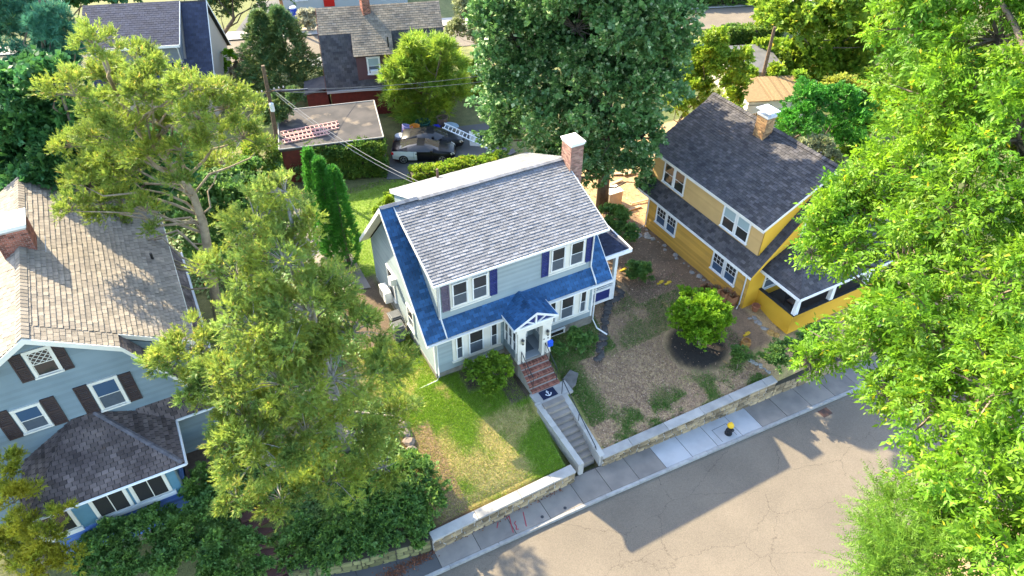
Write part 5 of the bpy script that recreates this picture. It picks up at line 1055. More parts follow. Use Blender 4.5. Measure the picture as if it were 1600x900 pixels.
# brown timber steps by the left hedge
ws = thing('timber_steps', 'brown timber garden steps going down to the street at the bottom left', 'stairs', (-9.4, -4.4, -1.9))
for i in range(8): y = -5.6+i*.42; z = -2.2+i*.16; M().box(-10.3, -8.7, y, y+.40, z-.2, z, 0, random.random()).build('step', mk('brown_tread', (.12, .055, .045), (.09, .045, .04), 3, rough=.85) if i == 0 else bpy.data.materials['brown_tread'], ws, bevel=.01)
TREES = {'juniperA': {'base': (-5.2, -1.6), 'lobes': [(-5.06, -0.36, 12.5, 0.89), (-6.22, -0.1, 11.5, 1.24), (-4.71, -0.09, 11.0, 1.05), (-5.79, -1.58, 10.5, 1.57), (-4.77, -1.9, 9.0, 1.22), (-7.4, -0.83, 10.0, 1.36), (-5.62, -2.82, 9.0, 1.93), (-7.45, -2.95, 9.0, 1.54), (-4.33, -3.45, 8.0, 1.44), (-3.74, -3.81, 6.0, 1.47), (-5.48, -4.28, 7.0, 1.84), (-7.2, -4.21, 7.5, 1.77), (-8.49, -3.7, 8.0, 1.31), (-5.01, -4.46, 4.0, 1.61), (-6.93, -5.1, 5.5, 1.83), (-3.26, -3.76, 3.0, 1.19), (-4.4, -4.87, 1.6, 1.18), (-6.52, -5.51, 3.0, 1.46), (-8.59, -4.96, 6.0, 1.33)]},
 'juniperB': {'base': (-8.0, -1.6), 'lobes': [(-9.6, -1.56, 8.0, 1.13), (-10.62, -1.36, 7.5, 0.8), (-9.38, -2.54, 7.0, 1.14), (-8.73, -3.61, 6.0, 1.26), (-8.81, -4.92, 5.0, 1.25), (-9.86, -5.02, 3.5, 0.93), (-8.44, -5.42, 3.0, 1.07), (-9.66, -4.38, 6.0, 0.66)]},
 'lean': {'base': (-7.6, 6.2), 'lobes': [(-9.29, 5.24, 16.41, 0.88), (-10.55, 6.61, 14.36, 1.06), (-9.24, 8.47, 13.83, 1.27), (-7.9, 6.74, 14.24, 0.98), (-6.78, 3.9, 14.9, 0.96), (-5.82, 4.93, 13.49, 1.11), (-5.42, 4.91, 12.16, 0.97), (-6.62, 4.11, 12.85, 0.85), (-8.18, 7.59, 12.16, 1.18), (-9.85, 5.67, 12.79, 1.33), (-11.75, 7.97, 10.09, 1.01), (-10.02, 7.59, 10.25, 1.12), (-11.44, 7.98, 8.87, 0.96), (-13.04, 9.56, 5.77, 0.83), (-11.38, 9.35, 5.88, 0.78), (-4.46, 6.57, 12.46, 0.59), (-7.5, 5.16, 14.04, 0.91), (-11.73, 9.13, 11.3, 0.8), (-8.26, 7.45, 14.68, 1.04), (-8.41, 5.7, 14.14, 1.0), (-6.88, 3.53, 13.97, 0.88), (-10.08, 9.71, 12.09, 1.13), (-7.71, 5.34, 11.98, 0.91), (-9.01, 6.12, 11.65, 0.96), (-6.37, 7.31, 10.01, 0.78), (-10.79, 8.33, 10.7, 1.12), (-10.68, 7.75, 8.93, 0.88), (-12.93, 10.35, 7.22, 0.82), (-8.31, 4.45, 11.18, 0.65), (-4.83, 5.63, 11.22, 0.64), (-6.15, 4.84, 14.13, 0.87), (-12.49, 7.0, 9.63, 0.73), (-13.17, 9.97, 6.1, 0.71), (-11.36, 10.22, 6.53, 0.78), (-9.79, 6.06, 9.34, 0.69), (-12.57, 9.5, 5.18, 0.54), (-9.81, 6.49, 8.1, 0.49)], 'trunk': [(-8.71, 6.8, 1.21), (-8.15, 6.5, 5.34), (-7.84, 6.33, 7.87), (-7.86, 6.34, 9.53), (-8.32, 6.59, 10.92), (-9.04, 6.99, 12.37), (-9.27, 7.11, 14.0), (-9.33, 7.14, 15.26)]},
 'mapleleft': {'base': (-13.5, 14.5), 'lobes': [(-13.36, 15.25, 9.72, 1.99), (-13.39, 15.2, 11.7, 1.62), (-12.78, 13.15, 8.56, 1.66), (-10.31, 13.89, 8.21, 1.9), (-8.88, 12.52, 7.62, 1.58), (-15.17, 16.03, 7.89, 1.42), (-10.85, 14.15, 9.95, 1.53), (-11.62, 13.23, 12.42, 1.13), (-13.01, 15.12, 6.08, 1.47), (-10.26, 14.03, 5.48, 1.5), (-14.18, 13.51, 7.71, 1.22)]},
 'understory': {'base': (-7.5, 12.5), 'lobes': [(-6.56, 16.55, 2.2, 1.22), (-4.99, 16.88, 2.2, 1.32), (-8.24, 15.83, 2.5, 1.25), (-8.78, 18.29, 3.0, 1.29), (-7.44, 17.58, 3.0, 1.29), (-6.86, 15.35, 1.2, 1.13), (-4.9, 15.79, 1.2, 1.08), (-8.1, 13.86, 1.0, 1.1), (-7.4, 20.0, 3.0, 1.26), (-9.76, 17.37, 2.5, 1.12), (-5.92, 19.84, 2.2, 1.21), (-4.42, 21.03, 1.6, 1.09)]},
 'farleft': {'base': (-15, 47), 'lobes': [(-13.89, 47.19, 6.25, 1.45), (-11.45, 44.82, 6.88, 1.32), (-9.5, 43.96, 7.33, 1.42), (-15.03, 46.21, 7.41, 1.5), (-7.18, 43.19, 7.5, 1.52), (-12.26, 45.03, 7.72, 1.5)]},
 'fillshrub': {'base': (31, 11), 'lobes': [(32.12, 14.82, 1.5, 0.7), (30.28, 13.39, 1.2, 0.59), (34.38, 16.37, 2.0, 0.72), (36.25, 15.16, 2.2, 0.72), (37.18, 13.32, 2.2, 0.71), (38.51, 8.43, 2.0, 0.87), (36.78, 6.43, 1.5, 0.84), (34.26, 4.69, 1.2, 0.72), (41.93, 10.56, 2.2, 0.91), (31.97, 9.53, 1.5, 0.47), (32.75, 4.39, 1.0, 0.71)]},
 'pineleft': {'base': (-20, 29), 'lobes': [(-14.45, 27.66, 10.0, 2.07), (-11.86, 23.54, 11.48, 1.58), (-14.84, 26.47, 7.79, 1.71), (-12.26, 24.32, 9.46, 1.54), (-13.65, 26.05, 12.38, 1.6), (-11.03, 22.73, 10.54, 0.99), (-11.61, 22.97, 13.8, 1.34)]},
 'backoak': {'base': (-3, 45), 'lobes': [(-0.49, 44.76, 4.47, 1.67), (2.07, 43.38, 5.03, 1.77), (-1.4, 44.44, 6.31, 1.9), (4.06, 43.07, 5.63, 1.67), (0.53, 41.74, 7.79, 2.35)]},
 'bamboo': {'base': (9.6, 24.6), 'lobes': [(10.21, 25.06, 5.15, 1.5), (8.42, 24.49, 4.56, 1.21), (11.9, 24.4, 3.98, 1.34), (9.91, 24.71, 3.27, 2.01), (8.13, 25.65, 2.25, 1.06), (12.01, 24.36, 1.67, 1.28), (10.31, 24.87, 0.94, 1.88), (9.05, 25.56, 0.23, 1.19), (10.86, 22.9, 6.28, 0.81), (9.31, 24.46, 6.2, 0.73), (7.57, 24.76, 3.99, 0.65), (11.99, 22.6, 3.68, 0.66)]},
 'bigmaple': {'base': (15.45, 8.56), 'lobes': [(13.13, 9.82, 15.15, 3.28), (11.33, 11.94, 13.88, 2.57), (14.58, 7.32, 14.99, 2.71), (10.9, 12.18, 10.76, 2.46), (13.05, 9.3, 11.88, 3.61), (14.82, 6.06, 12.48, 2.55), (15.69, 5.01, 13.48, 1.4), (11.91, 11.63, 8.1, 2.83), (14.2, 8.1, 9.03, 3.4), (15.13, 5.32, 9.6, 1.97), (10.83, 12.79, 5.36, 1.74), (12.37, 9.67, 6.2, 2.83), (14.36, 6.88, 5.99, 2.65), (15.23, 5.26, 6.76, 1.43), (10.48, 12.98, 3.94, 1.38), (14.23, 8.65, 3.18, 1.78), (15.34, 6.34, 4.23, 1.36), (15.29, 7.51, 16.34, 2.67), (12.38, 10.24, 3.99, 1.65), (15.61, 4.83, 11.44, 1.51), (9.95, 12.7, 10.01, 1.17), (9.75, 12.81, 12.18, 1.41), (14.14, 12.12, 9.04, 3.62), (16.03, 10.52, 11.15, 2.93), (13.06, 12.71, 11.67, 2.93), (16.81, 6.11, 2.68, 0.7), (9.96, 11.55, 8.15, 1.33)]},
 'rightbushtree': {'base': (25, 14), 'lobes': [(25.95, 12.7, 6.56, 1.58), (25.76, 14.57, 4.49, 1.38), (27.11, 11.83, 5.75, 1.33), (25.74, 13.04, 3.65, 1.37), (27.02, 12.88, 7.42, 0.88), (25.76, 14.54, 2.26, 1.04), (29.44, 12.85, 3.67, 0.94), (26.63, 13.68, 4.66, 1.65), (28.3, 11.42, 6.35, 0.79), (29.1, 11.89, 4.61, 0.73), (29.38, 12.17, 2.81, 0.56)]},
 'upperright': {'base': (40, 19), 'lobes': [(39.37, 17.81, 4.8, 2.2), (43.75, 17.57, 4.13, 2.7), (39.38, 18.89, 1.42, 1.65), (42.91, 17.72, 0.88, 2.51), (45.9, 16.36, 1.38, 2.23), (46.57, 16.0, 4.17, 2.16), (41.92, 18.03, -0.8, 1.59), (45.24, 16.33, -0.82, 1.42), (43.4, 16.12, 6.48, 2.59), (39.53, 19.24, 6.4, 1.83), (46.95, 13.93, 3.17, 2.14), (41.3, 18.23, -0.63, 1.47), (44.06, 16.91, -1.28, 1.14), (40.4, 19.72, -0.43, 1.03), (46.53, 15.08, 0.3, 1.67)]},
 'darkshrub': {'base': (29.5, 5.8), 'lobes': [(28.41, 5.3, 4.54, 1.57), (30.34, 5.4, 5.04, 1.5), (31.27, 4.16, 4.47, 1.58), (31.55, 5.23, 2.38, 1.48), (28.93, 5.86, 5.74, 1.15), (28.48, 6.08, 3.56, 1.02), (33.54, 4.53, 2.12, 1.32), (31.03, 4.72, 5.76, 1.07)]},
 'yellowshrub': {'base': (33, 9.5), 'lobes': [(34.96, 8.26, 4.02, 1.0), (36.01, 7.68, 4.12, 0.91), (34.16, 8.85, 3.95, 0.55), (36.51, 7.12, 3.76, 0.82)]},
 'greyshrub': {'base': (26.5, 3.6), 'lobes': [(27.39, 3.17, 3.64, 0.81), (28.83, 2.81, 3.03, 0.82), (26.59, 3.62, 4.08, 0.56), (27.95, 3.09, 4.13, 0.64)]},
 'streettree': {'base': (47.8, 27.2), 'lobes': [(47.82, 27.7, 1.4, 1.07), (46.87, 28.1, 1.93, 0.82), (48.41, 27.15, 1.85, 0.88), (47.76, 27.58, 2.56, 0.94), (47.19, 27.9, 0.82, 0.57)]},
 'paletree': {'base': (19.5, 31), 'lobes': [(17.3, 31.64, 5.11, 1.49), (16.47, 32.61, 3.05, 1.21), (17.93, 31.5, 2.62, 1.21), (15.74, 32.51, 1.54, 0.83), (17.14, 32.45, 6.2, 1.33), (18.28, 31.25, 4.28, 0.97)]},
 'weeds': {'base': (16.5, 25), 'lobes': [(15.96, 27.97, 0.8, 0.8), (14.61, 26.42, 0.5, 0.52), (15.79, 26.46, 0.5, 0.63), (16.13, 30.18, 0.8, 0.55), (17.31, 30.08, 1.0, 0.66)]},
 'fernbush': {'base': (-0.9, 20.6), 'lobes': [(-1.2, 22.14, 1.1, 0.88), (-0.03, 21.82, 1.2, 0.88), (-1.92, 21.95, 0.8, 0.79), (-0.74, 21.32, 0.5, 0.61), (0.45, 21.07, 0.6, 0.53), (-1.02, 22.93, 1.4, 0.8), (-0.2, 22.6, 1.5, 0.8), (0.6, 21.97, 1.2, 0.71), (-1.58, 22.63, 1.2, 0.7)]},
 'rearbush': {'base': (1.4, 11.6), 'lobes': [(3.4, 14.85, 0.7, 0.41), (2.92, 14.78, 0.5, 0.33), (3.87, 15.02, 0.8, 0.33), (2.34, 14.43, 0.4, 0.29)]},
 'goldcypress': {'base': (-17.6, -2.4), 'lobes': [(-16.86, -0.28, 4.2, 0.56), (-16.9, -1.48, 3.6, 0.73), (-17.71, -2.11, 2.2, 0.88), (-16.18, -2.82, 2.9, 0.59), (-16.88, -3.26, 2.0, 0.73), (-15.79, -3.37, 1.8, 0.56), (-15.52, -2.6, 3.4, 0.37), (-16.86, -2.1, 3.0, 0.55)]},
 'rhodohedge': {'base': (-13.8, -3.2), 'lobes': [(-14.87, -2.46, 0.6, 0.84), (-13.48, -2.66, 0.7, 0.9), (-12.17, -3.29, 0.6, 0.86), (-11.24, -2.83, 0.6, 0.64), (-14.4, -3.57, 0.3, 0.83), (-12.87, -4.24, 0.3, 0.88), (-11.49, -4.32, 0.2, 0.75), (-15.68, -2.88, 0.3, 0.68), (-11.29, -1.75, 0.9, 0.68), (-10.53, -1.21, 0.9, 0.59), (-10.37, -2.29, 0.6, 0.58)]},
 'darkbush': {'base': (-11, -4.6), 'lobes': [(-10.68, -4.87, -0.2, 0.91), (-11.46, -4.99, -0.3, 0.7), (-10.16, -5.57, -0.5, 0.6), (-10.18, -4.28, 0.0, 0.56)]},
 'ivyhedge': {'base': (-5, -5.2), 'lobes': [(-3.04, -4.92, -0.4, 1.0), (-4.23, -5.29, -0.5, 0.98), (-5.72, -5.45, -0.6, 0.85), (-7.15, -5.54, -0.8, 0.68), (-2.77, -5.95, -0.9, 0.55), (-3.9, -5.8, -1.0, 0.55), (-5.07, -5.8, -1.1, 0.54), (-6.13, -5.99, -1.2, 0.48), (-7.11, -6.04, -1.2, 0.47), (-7.94, -6.07, -1.3, 0.42), (-4.47, -4.49, -0.2, 0.82), (-5.59, -4.43, -0.2, 0.81), (-3.31, -4.22, -0.3, 0.84), (-2.6, -5.48, -0.6, 0.61), (-4.97, -5.04, -0.3, 0.86), (-6.3, -4.77, -0.4, 0.75), (-7.85, -5.71, -1.1, 0.47), (-6.19, -5.83, -1.0, 0.48), (-4.65, -5.64, -1.0, 0.49), (-3.48, -5.5, -1.0, 0.5), (-8.19, -4.62, -0.6, 0.69), (-9.1, -5.1, -1.4, 0.5), (-8.4, -5.35, -1.4, 0.5), (-7.7, -5.6, -1.4, 0.5), (-7.0, -5.85, -1.4, 0.5), (-6.3, -6.05, -1.4, 0.5), (-5.6, -6.25, -1.4, 0.5), (-4.9, -6.45, -1.4, 0.5), (-4.2, -6.6, -1.4, 0.5), (-3.7, -6.7, -1.4, 0.5), (-8.9, -4.3, -1.15, 0.6), (-8.200000000000001, -4.55, -1.15, 0.6), (-7.5, -4.8, -1.15, 0.6), (-6.8, -5.05, -1.15, 0.6), (-6.1, -5.25, -1.15, 0.6), (-5.3999999999999995, -5.45, -1.15, 0.6), (-4.7, -5.65, -1.15, 0.6), (-4.0, -5.8, -1.15, 0.6), (-3.5, -5.9, -1.15, 0.6)]},
 'rhodo': {'base': (1.9, -1.3), 'lobes': [(1.68, -1.04, 0.6, 0.47), (2.47, -1.21, 0.9, 0.59), (2.76, -1.72, 0.7, 0.4), (1.96, -1.92, 0.4, 0.46), (1.49, -2.16, 0.2, 0.34), (1.51, -0.76, 0.6, 0.28), (2.38, -2.05, 0.3, 0.34)]},
 'frontbush': {'base': (7.2, -1.3), 'lobes': [(7.37, -1.36, 0.5, 0.56), (7.12, -0.96, 0.5, 0.36), (7.48, -1.82, 0.3, 0.36), (6.98, -1.7, 0.2, 0.33), (6.2, -1.23, 0.1, 0.36), (8.08, -1.5, 0.2, 0.27)]},
 'roundbush': {'base': (13.3, -4.0), 'lobes': [(13.08, -3.62, 1.2, 1.32), (12.46, -3.35, 0.8, 0.93), (13.75, -4.04, 0.8, 0.99), (12.86, -4.11, 0.35, 0.86), (12.32, -3.72, 0.4, 0.6), (13.49, -4.45, 0.4, 0.59), (13.39, -3.16, 1.5, 1.06), (12.51, -3.0, 1.3, 0.76), (13.97, -3.78, 1.3, 0.76), (12.96, -3.84, 0.9, 0.86), (13.35, -2.41, 1.6, 0.57), (14.17, -2.96, 1.6, 0.6), (12.54, -3.91, 0.6, 0.53), (13.55, -4.19, 0.7, 0.56), (12.12, -3.12, 0.9, 0.4), (14.3, -4.13, 1.0, 0.4)]},
 'lawnbush': {'base': (14.1, -6.0), 'lobes': [(14.18, -5.84, 0.1, 0.49), (13.9, -5.93, -0.1, 0.42), (14.36, -6.08, -0.1, 0.36)]},
 'sidebush': {'base': (13.2, 1.4), 'lobes': [(13.3, 1.66, 0.6, 0.62), (12.87, 1.58, 0.4, 0.47), (13.48, 1.25, 0.4, 0.44), (13.04, 1.3, 0.3, 0.44)]},
 'rearsidebush': {'base': (14.6, 5.6), 'lobes': [(14.63, 5.75, 1.0, 0.78), (14.01, 5.49, 0.8, 0.62), (14.55, 4.76, 0.7, 0.66), (14.66, 4.27, 0.4, 0.39), (14.5, 6.59, 1.0, 0.52)]},
 'darkporchbush': {'base': (17.5, -6.6), 'lobes': [(15.54, -6.92, 0.1, 0.65), (16.25, -7.01, 0.3, 0.65), (17.11, -7.18, 0.5, 0.65), (18.01, -7.11, 0.7, 0.59), (15.73, -7.42, -0.0, 0.52), (16.69, -7.49, 0.2, 0.45), (18.77, -7.09, 0.8, 0.46), (15.21, -6.68, -0.2, 0.39)]},
 'righttree': {'base': (8, -19), 'lobes': [(6.4, -15.15, 20.91, 1.46), (6.08, -13.69, 20.6, 1.05), (5.42, -15.3, 19.76, 1.3), (5.48, -16.71, 19.73, 1.34), (4.68, -15.19, 18.47, 0.88), (4.39, -16.8, 18.74, 1.24), (4.19, -15.09, 17.79, 0.73), (3.59, -15.23, 16.84, 0.52), (3.56, -16.75, 17.5, 1.1), (3.57, -16.72, 16.65, 0.54), (3.15, -15.02, 17.36, 0.34), (3.58, -14.98, 17.6, 0.64), (3.39, -15.76, 17.44, 0.59), (3.99, -14.77, 17.98, 0.53), (2.84, -15.28, 17.11, 0.29), (1.76, -16.71, 15.79, 0.33), (3.46, -18.45, 18.19, 1.19), (2.75, -18.27, 17.31, 1.18), (2.44, -17.5, 16.53, 0.78), (2.26, -16.7, 15.99, 0.48), (2.14, -19.61, 17.64, 1.1), (1.9, -19.1, 16.77, 0.86), (1.14, -20.47, 17.05, 1.0), (1.02, -19.76, 16.39, 0.56), (0.4, -21.34, 16.88, 0.88), (0.43, -20.68, 16.33, 0.67), (1.89, -18.33, 16.31, 0.52), (5.93, -16.69, 20.85, 1.33), (4.7, -18.46, 19.24, 1.27), (2.27, -20.32, 18.42, 1.1), (0.78, -21.52, 17.95, 0.9), (6.55, -13.76, 21.92, 1.37), (6.83, -15.3, 22.05, 1.27)], 'trunk': [(7.6, -18.8, 6.0), (7.0, -18.5, 11.0), (6.3, -18.0, 15.0), (5.8, -17.2, 19.0), (5.5, -16.5, 22.0)]},
 'feathery': {'base': (1.5, -22.8), 'lobes': [(0.22, -19.88, 16.06, 0.28), (-0.23, -20.03, 15.92, 0.26), (-0.25, -20.37, 16.09, 0.33), (-0.68, -20.48, 15.99, 0.32), (0.2, -20.24, 16.22, 0.29), (-0.34, -20.72, 16.34, 0.33), (-0.97, -20.89, 16.09, 0.33)], 'trunk': [(1.2, -22.4, 10.0), (0.9, -21.9, 14.4)]},
 'brightshrub': {'base': (-2.6, 39), 'lobes': [(-2.37, 38.95, 1.55, 0.59), (-4.58, 40.14, 1.15, 0.75), (-3.43, 39.18, 2.22, 0.42), (-5.7, 40.65, 1.4, 0.69), (-1.47, 38.31, 2.55, 0.47)]},
 'pinkshrub': {'base': (1.2, 39), 'lobes': [(-0.3, 39.96, 1.16, 0.71), (-1.1, 39.97, 0.51, 0.55), (0.14, 39.35, 0.62, 0.49), (0.12, 39.6, 1.94, 0.38)]},
 'whiteflower': {'base': (7.2, 47.8), 'lobes': [(7.18, 47.74, 1.45, 0.62), (7.72, 47.63, 0.47, 0.56), (6.82, 47.89, 0.66, 0.37), (7.94, 47.19, 1.68, 0.43)]},
 'treebehindgarage': {'base': (-4.4, 21.5), 'lobes': [(-2.9, 22.73, 2.0, 0.95), (-3.97, 22.0, 1.2, 0.94), (-2.59, 21.55, 0.8, 0.6), (-3.88, 20.78, 0.6, 0.85), (-3.28, 19.94, 0.4, 0.59)]},
 'shrubbehind': {'base': (-2.2, 26), 'lobes': [(-0.78, 25.62, 3.51, 0.71), (-0.41, 24.79, 3.07, 0.62), (-1.69, 25.4, 2.61, 0.54), (-0.67, 24.97, 1.57, 0.45), (0.43, 24.42, 4.47, 0.53)]}}
CONES = {'arb1': {'base': (-1.75, 12.0), 'h': 7.23, 'r': 0.55}, 'arb2': {'base': (-1.45, 11.2), 'h': 6.99, 'r': 0.62}, 'arb3': {'base': (-0.95, 10.6), 'h': 6.6, 'r': 0.7}, 'spr1': {'base': (0.9, 35.2), 'h': 6.92, 'r': 2.3}, 'spr2': {'base': (2.3, 34.6), 'h': 7.11, 'r': 2.7}}
# ================= plants
def leafmat(name, c, accent, trans=.35, tone=.42, rough=.55, c2=None, spec=.35): return mk(name, c, c2, scale=1.1, rough=rough, tone=tone, trans=trans, hue=accent, spec=spec)
LM = dict(
 juniper=leafmat('juniper_leaf', (.38, .44, .06), (.46, .26, .07), .48, c2=(.20, .31, .07)),
 lean=leafmat('olive_cedar_leaf', (.31, .38, .05), (.42, .26, .06), .46, c2=(.19, .28, .05)),
 darkmaple=leafmat('deep_green_leaf', (.055, .19, .055), (.12, .25, .04), .32, c2=(.08, .20, .04), spec=.5),
 bigmaple=leafmat('dark_maple_leaf', (.135, .265, .072), (.38, .43, .22), .32, c2=(.092, .21, .058), rough=.45, spec=.4),
 pine=leafmat('blue_pine_needle', (.08, .24, .14), (.2, .32, .09), .30),
 lime=leafmat('lime_leaf', (.215, .37, .018), (.46, .34, .02), .50, c2=(.12, .29, .022)),
 feather=leafmat('feathery_green_leaf', (.15, .28, .028), (.2, .26, .03), .42),
 bamboo=leafmat('bamboo_leaf', (.34, .43, .04), (.44, .42, .05), .50, c2=(.18, .32, .04)),
 bright=leafmat('yellow_green_leaf', (.30, .39, .028), (.44, .34, .04), .48, c2=(.17, .31, .03)),
 arbor=leafmat('arborvitae_leaf', (.09, .32, .03), (.17, .36, .03), .38, c2=(.065, .235, .032)),
 spruce=leafmat('grey_green_spruce', (.09, .19, .065), (.36, .33, .06), .34, c2=(.14, .20, .05)),
 shrub=leafmat('dark_shrub_leaf', (.175, .30, .055), (.26, .38, .05), .40, c2=(.115, .245, .06), spec=.5),
 round=leafmat('fresh_green_leaf', (.23, .40, .016), (.33, .42, .03), .46, c2=(.17, .34, .02)),
 rhodo=leafmat('rhododendron_leaf', (.25, .38, .026), (.38, .38, .035), .44, c2=(.16, .29, .03)),
 gold=leafmat('golden_cypress_leaf', (.46, .42, .035), (.5, .38, .05), .48, c2=(.27, .33, .035)),
 pale=leafmat('pale_grey_green_leaf', (.34, .36, .19), (.45, .37, .23), .40, c2=(.25, .30, .12)),
 yellow=leafmat('yellow_shrub_leaf', (.34, .37, .05), (.44, .36, .05), .46),
 box=leafmat('clipped_hedge_leaf', (.18, .28, .035), (.34, .34, .05), .40, c2=(.095, .20, .04)),
 pink=leafmat('pinkish_seed_head', (.40, .32, .24), (.48, .32, .22), .34), white=leafmat('white_blossom', (.46, .45, .32), (.54, .51, .4), .3))
def tpl(kind):
    r = random.Random(5)
    if kind == 'broad': return [(t*.28, s*r.uniform(30, 70), r.uniform(-25, 15), r.uniform(.8, 1.1), .58) for t in range(5) for s in (-1, 1)]
    if kind == 'maple': return [(t*.35, s*r.uniform(20, 80), r.uniform(-35, 10), r.uniform(.8, 1.15), .86) for t in range(4) for s in (-1, 1)]
    if kind == 'juniper': return [(t*.24, s*r.uniform(14, 48), r.uniform(-15, 25), r.uniform(.55, 1.1)*(1-.05*t), .30) for t in range(7) for s in (-1, 1)]
    if kind == 'pinnate': return [(t*.42, s*r.uniform(42, 66), r.uniform(-22, 4), r.uniform(.85, 1.1)*(1 if t else .75), .40) for t in range(5) for s in (-1, 1)]+[(2.1, 0, -10, 1, .40)]
    if kind == 'bamboo': return [(t*.3, s*r.uniform(15, 50), r.uniform(-40, 5), r.uniform(.8, 1.2), .17) for t in range(4) for s in (-1, 1)]
    if kind == 'feather': return [(t*.22, s*r.uniform(38, 58), r.uniform(-6, 8), .62*(1-.035*t), .20) for t in range(16) for s in (-1, 1)]
    if kind == 'tuft': return [(0, a, p, r.uniform(.7, 1.1), .16) for a in (-60, -35, -12, 12, 35, 60, 180) for p in (0, 40)]
TRI = ('juniper', 'tuft', 'feather', 'bamboo')
def norm(a): return a/np.maximum(np.linalg.norm(a, axis=-1, keepdims=True), 1e-9)
def rdir(n, zmin=-1.0):
    v = norm(rng.normal(size=(n, 3)));
    bad = v[:, 2] < zmin; v[bad, 2] *= -1
    return v
def sprays(P, D, kind, leaf, subtone, accent=.03, upb=.55):
    """leaf quads grown on twigs: P start, D direction (n,3)"""
    n = len(P); T = np.array(tpl(kind)); K = len(T)
    N0 = norm(rng.normal(size=(n, 3))*.7+np.array([0, 0, upb*1.6])); Sd = norm(np.cross(D, N0)); N = np.cross(Sd, D)
    size = leaf*rng.uniform(.75, 1.2, (n, 1, 1))
    ang = np.radians(T[:, 1][None, :]+rng.normal(0, 9, (n, K)))[..., None]; pit = np.radians(T[:, 2][None, :]+rng.normal(0, 14, (n, K)))[..., None]
    d = D[:, None]*np.cos(ang)*np.cos(pit)+Sd[:, None]*np.sin(ang)*np.cos(pit)+N[:, None]*np.sin(pit)
    base = P[:, None]+D[:, None]*(T[:, 0][None, :, None]*size)
    roll = rng.normal(0, .5, (n, K, 1)); nn = norm(N[:, None]+Sd[:, None]*roll+rng.normal(size=(n, K, 3))*.25)
    s = norm(np.cross(d, nn)); L = T[:, 3][None, :, None]*size*rng.uniform(.8, 1.15, (n, K, 1)); w = L*T[:, 4][None, :, None]
    mid = base+d*L*.48; up = nn*w*.16; tip = base+d*L-nn*L*.10
    V = np.stack([base+s*w*.5, tip, base-s*w*.5] if kind in TRI else [base, mid+s*w*.5+up, tip, mid-s*w*.5+up], 2).reshape(-1, 3)
    tone = np.clip(np.repeat(subtone, K)+rng.normal(0, .10, n*K), .02, .76)
    ac = rng.random(n*K) < accent; tone[ac] = rng.uniform(.85, 1, ac.sum())
    return V, tone, (base.reshape(-1, 3), d.reshape(-1, 3), s.reshape(-1, 3), nn.reshape(-1, 3), L.reshape(-1), w.reshape(-1))
def lobe_sprays(lobes, n, subk, subr, squash, zmin, bias, hang):
    Ls = np.array(lobes, float); wt = Ls[:, 3]**2; wt /= wt.sum()
    P = []; D = []; TN = []; SUB = []
    for (x, y, z, r), w in zip(Ls, wt):
        k = max(4, int(subk*(1 if r > .5 else .6))); c = np.array([x, y, z])
        dd = rdir(k, zmin); sc = c+dd*r*rng.uniform(.45, 1.0, (k, 1))*np.array([1, 1, squash]); sr = r*subr*rng.uniform(.65, 1.3, k)
        st = rng.normal(.45, .15, k)
        m = max(6, int(n*w)); i = rng.integers(0, k, m); e = rdir(m, zmin-.2)
        p = sc[i]+e*sr[i][:, None]*rng.uniform(.35, 1.05, (m, 1))*np.array([1, 1, .75])
        d = norm(e*.7+dd[i]*.55+rng.normal(size=(m, 3))*.35+np.array([0, 0, bias])); d[:, 2] -= hang*rng.random(m); d = norm(d)
        P.append(p); D.append(d); TN.append(st[i]); SUB += [(c, q) for q in sc]
    return np.concatenate(P), np.concatenate(D), np.concatenate(TN), SUB
